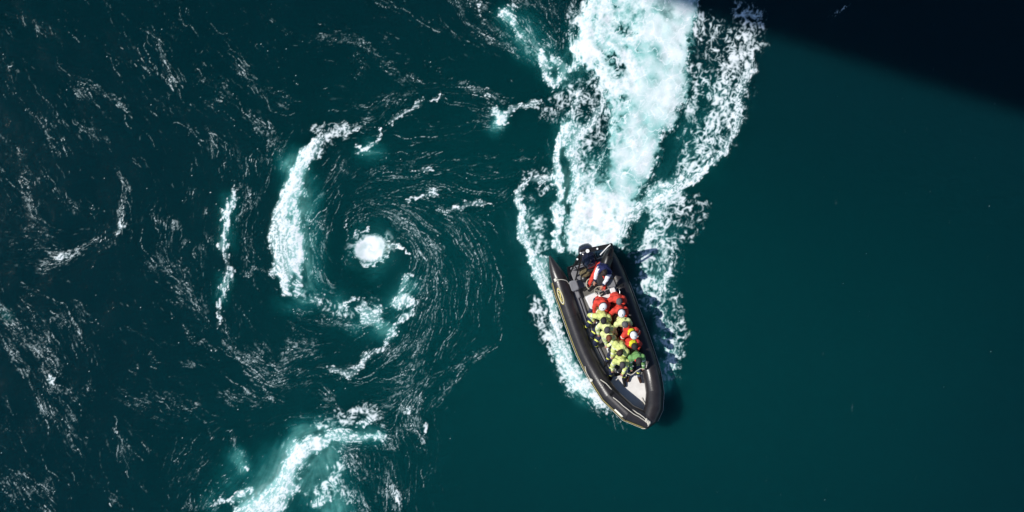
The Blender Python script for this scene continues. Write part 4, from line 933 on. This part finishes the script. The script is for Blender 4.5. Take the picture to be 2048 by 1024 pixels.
REDF = mat("red_scarf", (.55, .03, .02), .7, .3)

def remesh(mb, name, mats, voxel, rough=0.0, seed=0, pick=None):
    """fuse overlapping shapes into one continuous skin"""
    me = mb.mesh("tmp", mats if isinstance(mats, list) else [mats]); ob = bpy.data.objects.new("tmp", me); COL.objects.link(ob)
    r = ob.modifiers.new("r", 'REMESH'); r.mode = 'VOXEL'; r.voxel_size = voxel; r.use_smooth_shade = True
    s_ = ob.modifiers.new("s", 'SMOOTH'); s_.factor = .5; s_.iterations = 2
    dg = bpy.context.evaluated_depsgraph_get(); out = bpy.data.meshes.new_from_object(ob.evaluated_get(dg))
    bpy.data.objects.remove(ob); out.name = name
    if rough:
        n = len(out.vertices); co = np.empty(n*3, np.float32); out.vertices.foreach_get("co", co); nr = np.empty(n*3, np.float32); out.vertex_normals.foreach_get("vector", nr)
        co = co.reshape(-1, 3); nr = nr.reshape(-1, 3); sv = Vector((seed*3.1, seed*1.7, 0))
        d = np.array([(1-1.6*abs(noise.noise(Vector((c[0]*7, c[1]*9, c[2]*15))+sv)))*1.0+.7*noise.noise(Vector(c)*24+sv)-.65 for c in co], np.float32)*rough
        out.vertices.foreach_set("co", (co+nr*d[:, None]).ravel())
    out.materials.clear()
    for m in (mats if isinstance(mats, list) else [mats]): out.materials.append(m)
    if pick:
        n = len(out.polygons); ce = np.empty(n*3, np.float32); out.polygons.foreach_get("center", ce); out.polygons.foreach_set("material_index", pick(ce.reshape(-1, 3)).astype(np.int32))
    out.polygons.foreach_set("use_smooth", [True]*len(out.polygons)); out.update()
    return out
def link(me, name, parent):
    o = bpy.data.objects.new(name, me); COL.objects.link(o); o.parent = parent; return o
def ik(a, b, la, lb, hint):
    d = b-a; L = min(d.length, (la+lb)*.995); dn = d.normalized(); x = (la*la-lb*lb+L*L)/(2*L); h = math.sqrt(max(la*la-x*x, 0))
    p = hint-dn*hint.dot(dn); p = p.normalized() if p.length > 1e-4 else dn.orthogonal().normalized()
    return a+dn*x+p*h, a+dn*L
def band(pick_list):
    """material index by distance along a limb: list of (a, b, t0, t1, radius, index)"""
    def f(ce):
        out = np.zeros(len(ce), int)
        for a, b, t0, t1, rad, idx in pick_list:
            a_ = np.array(a); d = np.array(b)-a_; L2 = (d**2).sum(); t = ((ce-a_)@d)/L2; off = np.linalg.norm(ce-a_-t[:, None]*d, axis=1)
            out[(t > t0) & (t < t1) & (off < rad)] = idx
        return out
    return f
def add_hand(m, wrist, direction, palm_n, side, curl=.7, s=1.0):
    """palm, four unequal curled fingers and a thumb from the side of the palm"""
    d = direction.normalized(); n = (palm_n-d*palm_n.dot(d)).normalized(); x = d.cross(n)*side
    pc = wrist+d*.05*s; M = Matrix((x, d, n)).transposed(); m.ball(pc, (.042*s, .055*s, .018*s), M=M, seg=12, rings=8)
    for k, (off, L) in enumerate(((-.030, .068), (-.010, .078), (.010, .072), (.029, .055))):
        a = wrist+d*.092*s+x*off*s; c1 = curl*(.55+.08*k); b = a+(d*cos(c1)-n*sin(c1))*L*.5*s; c2 = c1+curl*.9; e = b+(d*cos(c2)-n*sin(c2))*L*.5*s
        m.caps(a-d*.015, b, .0105, .0095, seg=8); m.caps(b, e, .0095, .008, seg=8)
    a = wrist+d*.03*s-x*.036*s; b = a+(d*.6-x*.8-n*.3).normalized()*.035*s; e = b+(d*.8-x*.15-n*.6).normalized()*.03*s
    m.caps(a, b, .013, .011, seg=8); m.caps(b, e, .011, .009, seg=8)

def person(label, head_px, heading, lean=5, hz=1.50, jacket=HV, trousers=NAVY, hat=None, hatm=None, rfoot=None, lfoot=None, rhand=None, lhand=None,
           boots=BOOT, tapes=True, hood=None, nod=14, turn=0, side_lean=-7, vest=None, sleeve=None, scarf=None, group=None, voxel=.016, seat=None, bulk=1.0, seed=1, K=1.17):
    rj = random.Random(seed*7+1); turn += rj.uniform(-24, 24); heading += rj.uniform(-7, 7); nod += rj.uniform(-5, 9); lean += rj.uniform(-3, 5)
    a = radians(heading); fw = Vector((sin(a), -cos(a), 0)); rt = Vector((fw.y, -fw.x, 0))
    Rm = Matrix((rt, fw, Vector((0, 0, 1)))).transposed()
    lr, sl = radians(lean), radians(side_lean)
    up = Vector((sin(sl), sin(lr), cos(lr)*cos(sl))).normalized()
    pel = Vector((0, 0, .10)); waist = pel+up*.20; chest = waist+(up+Vector((0, .12, 0))).normalized()*.24; neck = chest+(up+Vector((0, .18, 0))).normalized()*.15
    nd = radians(lean+nod); hup = Vector((sin(sl)*.6, sin(nd), cos(nd))).normalized(); head = neck+hup*.155
    hz += .26; hw = at(*head_px, hz); root_w = hw-Rm@head*K
    root = empty("person", root_w, math.atan2(Rm[1][0], Rm[0][0])); root.scale = (K, K, K)
    tag(root, label, "person", group)
    Ri = Rm.transposed()
    loc = lambda px, py, z: Ri@(at(px, py, z)-root_w)/K
    # head frame
    hf = (Vector((sin(radians(turn)), cos(radians(turn)), 0)).normalized()); hf = (hf-hup*hf.dot(hup)).normalized(); hr = hf.cross(hup)
    HM = Matrix((hr, hf, hup)).transposed()
    # joints
    shr, shl = chest+Vector((.185*bulk, .01, .075)), chest+Vector((-.185*bulk, .01, .075))
    hipr, hipl = Vector((.095, .02, .09)), Vector((-.095, .02, .09))
    fr = loc(*rfoot) if rfoot else Vector((.34, .28, -.52)); fl = loc(*lfoot) if lfoot else Vector((-.34, .28, -.52))
    hdr = loc(*rhand) if rhand else Vector((.20, .42, .22)); hdl = loc(*lhand) if lhand else Vector((-.20, .42, .22))
    kr, fr = ik(hipr, fr, .45, .44, Vector((.55, .8, .75))); kl, fl = ik(hipl, fl, .45, .44, Vector((-.55, .8, .75)))
    er, hdr = ik(shr, hdr, .29, .26, Vector((.9, -.35, -.35))); el, hdl = ik(shl, hdl, .29, .26, Vector((-.9, -.35, -.35)))
    # ---- body: one continuous skin
    b = MB()
    b.ball(head, (.076, .094, .115), M=HM, seg=20, rings=14); b.ball(head+HM@Vector((0, .028, -.055)), (.056, .066, .062), M=HM); b.ball(head+HM@Vector((0, .100, -.018)), (.013, .020, .026), M=HM, seg=8, rings=6)
    b.ball(head+HM@Vector((0, .086, -.070)), (.026, .012, .010), M=HM, seg=8, rings=6); b.ball(head+HM@Vector((0, .084, .028)), (.050, .014, .012), M=HM, seg=8, rings=6)
    for s_ in (-1, 1): b.ball(head+HM@Vector((s_*.080, -.005, -.012)), (.012, .022, .032), M=HM, seg=8, rings=6)
    b.caps(neck-up*.06, head-hup*.06, .058, .054); b.caps(pel, waist, .13, .12); b.caps(waist, chest, .12, .14); b.caps(shl, shr, .062, .062)
    for s_, e, h_ in ((shr, er, hdr), (shl, el, hdl)): b.caps(s_, e, .050, .040); b.caps(e, h_, .038, .026)
    for h0, k, f in ((hipr, kr, fr), (hipl, kl, fl)): b.caps(h0, k, .082, .056); b.caps(k, f, .054, .036)
    for e, h_, sd_ in ((er, hdr, 1), (el, hdl, -1)):
        d = (h_-e).normalized(); add_hand(b, h_, d, Vector((0, 0, 1)), sd_)
    eyes = [head+HM@Vector((s_*.030, .084, .004)) for s_ in (-1, 1)]
    def pk(ce):
        o = np.zeros(len(ce), int)
        for e in eyes: o[np.linalg.norm(ce-np.array(e), axis=1) < .013] = 1
        m_ = np.array(head+HM@Vector((0, .09, -.052))); return o
    link(remesh(b, "body", [SKIN, M_EYE], .0105, pick=pk), "body", root)
    # ---- jacket
    j = MB(); bk = bulk
    j.caps(pel+Vector((0, 0, .0)), waist, .165*bk, .155*bk); j.ball(chest-up*.02, (.205*bk, .155*bk, .20), M=Matrix.Rotation(-lr, 3, 'X')); j.caps(waist, chest, .155*bk, .165*bk)
    j.caps(shl, shr, .092*bk, .092*bk); j.caps(neck-up*.05, neck+up*.0, .10, .085)
    vb = []
    for s_, e, h_ in ((shr, er, hdr), (shl, el, hdl)):
        w_ = e+(h_-e)*.93
        if sleeve is None: j.caps(s_, e, .088*bk, .074*bk); j.caps(e, w_, .072*bk, .050*bk)
        vb += [(e, h_, .38, .55, .16, 1), (s_, e, .45, .62, .16, 1)]
    if not hood and not sleeve: j.ball(neck+Vector((0, -.085, .015)), (.105, .075, .055)); j.caps(neck+Vector((-.085, -.02, .0)), neck+Vector((.085, -.02, .0)), .058, .058)
    vb += [(pel, chest, .35, .50, .3, 1)]
    jm = [jacket, REFL]
    link(remesh(j, "jacket", jm, voxel, .015, seed, pick=band(vb) if tapes else None), "jacket", root)
    if sleeve:
        q = MB()
        for s_, e, h_ in ((shr, er, hdr), (shl, el, hdl)): q.caps(s_, e, .082, .068); q.caps(e, e+(h_-e)*.80, .066, .05)
        link(remesh(q, "shirt_sleeves", [sleeve, NAVY], voxel, .014, seed+5, pick=band([(er, hdr, .62, .95, .12, 1), (el, hdl, .62, .95, .12, 1)])), "shirt_sleeves", root)
    if hood:
        q = MB(); q.ball(neck+Vector((0, -.075, .035)), (.115, .085, .075)); q.caps(neck+Vector((-.09, -.02, .0)), neck+Vector((.09, -.02, .0)), .055, .055)
        link(remesh(q, "hood", hood, .014, .012, seed+9), "hood", root)
    # ---- trousers
    t = MB(); t.ball(pel+Vector((0, 0, .01)), (.165, .15, .13)); tb = []
    for h0, k, f in ((hipr, kr, fr), (hipl, kl, fl)):
        t.caps(h0, k, .105, .078); t.caps(k, k+(f-k)*.86, .076, .062); tb += [(k, f, .50, .60, .14, 1), (h0, k, .80, .90, .16, 1)]
    link(remesh(t, "trousers", [trousers, YTAPE], voxel, .016, seed+3, pick=band(tb) if tapes else None), "trousers", root)
    # ---- boots
    for f, k in ((fr, kr), (fl, kl)):
        q = MB(); out = Vector((f.x-0, 0, 0)); dr = Vector((.25 if f.x > 0 else -.25, 1, 0)).normalized(); q.caps(f+(k-f)*.20, f, .062, .058); q.caps(f+Vector((0, 0, -.025)), f+dr*.17+Vector((0, 0, -.035)), .052, .044); q.caps(f-dr*.05-Vector((0, 0, .03)), f, .045, .05)
        link(remesh(q, "boot", boots, .014), "boot", root)
    # ---- head wear and hair
    if hat == "helmet":
        q = MB(); q.ball(head+hup*.030, (.118, .140, .112), M=HM, seg=24, rings=16); q.ball(head+HM@Vector((0, .045, .020)), (.105, .112, .030), M=HM, seg=20, rings=8)
        o = link(remesh(q, "helmet", hatm or HELM, .011), "helmet", root)
        v = MB(); v.sweep([head+HM@Vector((0, y, .145-.05*abs(y)/.1-1.2*y*y)) for y in (-.09, -.05, 0, .05, .09)], .010, 6, up=hup)
        vo = v.build("helmet_ridge", M_BLACK, root, org=Vector((0, 0, 0))); vo.parent = o
        s2 = MB(); s2.sweep([head+HM@Vector((.112*cos(q), .112*sin(q)*1.1-.01, -.03)) for q in np.linspace(0, 2*pi, 25)], .016, 6, caps=False, up=hup); w = s2.build("helmet_rim", M_BLACK, root, org=Vector((0, 0, 0))); w.parent = o
    elif hat == "beanie":
        q = MB(); q.ball(head+hup*.035-hf*.01, (.098, .115, .108), M=HM, seg=24, rings=16); q.caps(head+HM@Vector((0, -.012, .012)), head+HM@Vector((0, -.012, .026)), .101, .099, seg=24)
        o = link(remesh(q, "beanie", hatm or HGREY, .011, .006, seed+2), "beanie", root)
    elif hat == "cap":
        q = MB(); q.ball(head+hup*.035-hf*.008, (.094, .112, .098), M=HM, seg=24, rings=16); q.ball(head+HM@Vector((0, .115, .030)), (.070, .070, .012), M=HM, seg=16, rings=6)
        link(remesh(q, "cap", hatm or HBLK, .011), "cap", root)
        q = MB(); q.ball(head+hup*.0-hf*.022, (.088, .095, .10), M=HM); link(remesh(q, "hair", HAIRB, .012, .008), "hair", root)
    if hat in ("hair", "beanie"):
        q = MB(); hm = (hatm if hat == "hair" else HAIRB)
        if hat == "hair": q.ball(head+hup*.024-hf*.020, (.094, .105, .112), M=HM, seg=24, rings=16); q.ball(head-hf*.05-hup*.045, (.080, .060, .075), M=HM)
        else: q.ball(head-hf*.035-hup*.02, (.080, .072, .085), M=HM)
        link(remesh(q, "hair", hm, .011, .014, seed), "hair", root)
    if scarf:
        q = MB(); q.caps(head+HM@Vector((-.05, .06, -.095)), head+HM@Vector((.05, .06, -.095)), .04, .04); link(remesh(q, "scarf", scarf, .012, .008), "scarf", root)
    if vest:
        q = MB()
        for sx in (-1, 1): q.caps(chest+Vector((sx*.10, .14, .08)), waist+Vector((sx*.10, .15, .02)), .05, .055)
        q.caps(neck+Vector((-.10, -.03, -.02)), neck+Vector((.10, -.03, -.02)), .05, .05); q.caps(neck+Vector((-.11, -.02, -.02)), chest+Vector((-.10, .13, .08)), .045, .045); q.caps(neck+Vector((.11, -.02, -.02)), chest+Vector((.10, .13, .08)), .045, .045)
        link(remesh(q, "life_vest", vest, .014, .01), "life_vest", root)
    return root

G = "people riding in the inflatable boat"
person("helmsman in white shirt sleeves and navy vest, bareheaded, at the stern console", (1208, 546), -36, lean=3, side_lean=-7, hz=1.60, jacket=VEST, sleeve=WSH, vest=VEST, trousers=RED, hat="hair", hatm=HAIRB, tapes=False, nod=30, turn=10,
       rhand=(1184, 581, 1.25), lhand=(1201, 580, 1.25), rfoot=(1168, 588, .36), lfoot=(1207, 590, .36), group=G, seed=1)
person("passenger in red jacket and white helmet beside the white locker, in the left row", (1206, 613), -8, hz=1.50, lean=5, jacket=RED, hat="helmet", rhand=(1189, 626, 1.05), lhand=(1203, 631, 1.1), rfoot=(1177, 641, .36), tapes=False, group=G, side_lean=-8, seed=2)
person("passenger in red jacket and grey knitted hat, right beside the console windscreen", (1238, 603), 12, hz=1.50, lean=5, jacket=RED, hat="beanie", hatm=HGREY, tapes=False, group=G, side_lean=-9, seed=3)
person("red-jacketed passenger in white helmet on the right, directly behind the grey-hatted one in red", (1243, 626), 8, hz=1.50, lean=5, jacket=RED, hat="helmet", tapes=False, group=G, side_lean=-9, seed=4)
person("hi-vis passenger in black knitted hat at the stern end of the left yellow row", (1207, 641), -10, hz=1.48, lean=5, jacket=HV, hat="beanie", hatm=HBLK, rhand=(1187, 641, 1.1), rfoot=(1172, 655, .36), group=G, seed=5)
person("pale yellow passenger in grey hat, alone in yellow among the red jackets on the right", (1250, 649), 14, hz=1.48, lean=5, jacket=HVP, hat="beanie", hatm=HGREY, group=G, side_lean=-9, seed=6)
person("yellow-jacketed passenger in charcoal hat, directly behind the auburn-haired one", (1214, 660), -12, hz=1.46, lean=5, jacket=HVP, hat="beanie", hatm=HDGR, rfoot=(1184, 676, .36), rhand=(1197, 669, 1.0), group=G, seed=7)
person("hi-vis passenger with bare auburn hair, in the middle of the left row", (1218, 677), -22, hz=1.44, lean=5, jacket=HVP, hat="hair", hatm=HAIRR, rfoot=(1193, 694, .36), rhand=(1214, 692, .95), group=G, seed=8)
person("passenger in red jacket with yellow hood and shiny white helmet, in the right row", (1267, 670), 20, hz=1.50, lean=5, jacket=RED, hat="helmet", hood=YHOOD, tapes=True, group=G, side_lean=-10, seed=9)
person("passenger in red jacket with yellow hood and dark hat, behind the green jacket", (1269, 693), 16, hz=1.46, lean=5, jacket=RED, hat="beanie", hatm=HBLK, hood=YHOOD, tapes=False, group=G, side_lean=-9, seed=10)
person("large hi-vis passenger with bare brown hair looking down, in the left row", (1239, 705), -30, hz=1.48, lean=5, jacket=HV, hat="hair", hatm=HAIRB, nod=34, turn=10, rfoot=(1208, 733, .36), rhand=(1222, 722, 1.0), bulk=1.12, group=G, seed=11)
person("hi-vis passenger with charcoal hat at the bow end of the left row", (1245, 730), -6, hz=1.42, lean=5, jacket=HV, hat="beanie", hatm=HDGR, rfoot=(1222, 756, .40), lfoot=(1248, 762, .46), rhand=(1225, 741, .95), lhand=(1244, 752, .95), group=G, seed=12)
person("passenger in green jacket with dark hat and red scarf, holding a rope", (1277, 722), 4, hz=1.46, lean=5, jacket=GREEN, trousers=GREYT, hat="beanie", hatm=HBLK, scarf=REDF, boots=BRB, rhand=(1263, 741, 1.0), lhand=(1287, 738, 1.0), lfoot=(1279, 760, .46), rfoot=(1257, 752, .46), turn=25, nod=20, tapes=True, group=G, seed=13)
# rope held by the front passengers, tied down at the bench
hr = MB(); pts = [at(*p) for p in ((1289, 738, 1.05), (1281, 737, 1.02), (1273, 742, 1.0), (1266, 748, .98), (1262, 750, .96), (1250, 746, .95), (1240, 753, .9), (1232, 760, .8))]
hr.sweep(pts, .016, 8); tag(hr.build("rope", M_ROPE, None), "pale rope stretched across the boat in the hands of the front passengers", "rope")
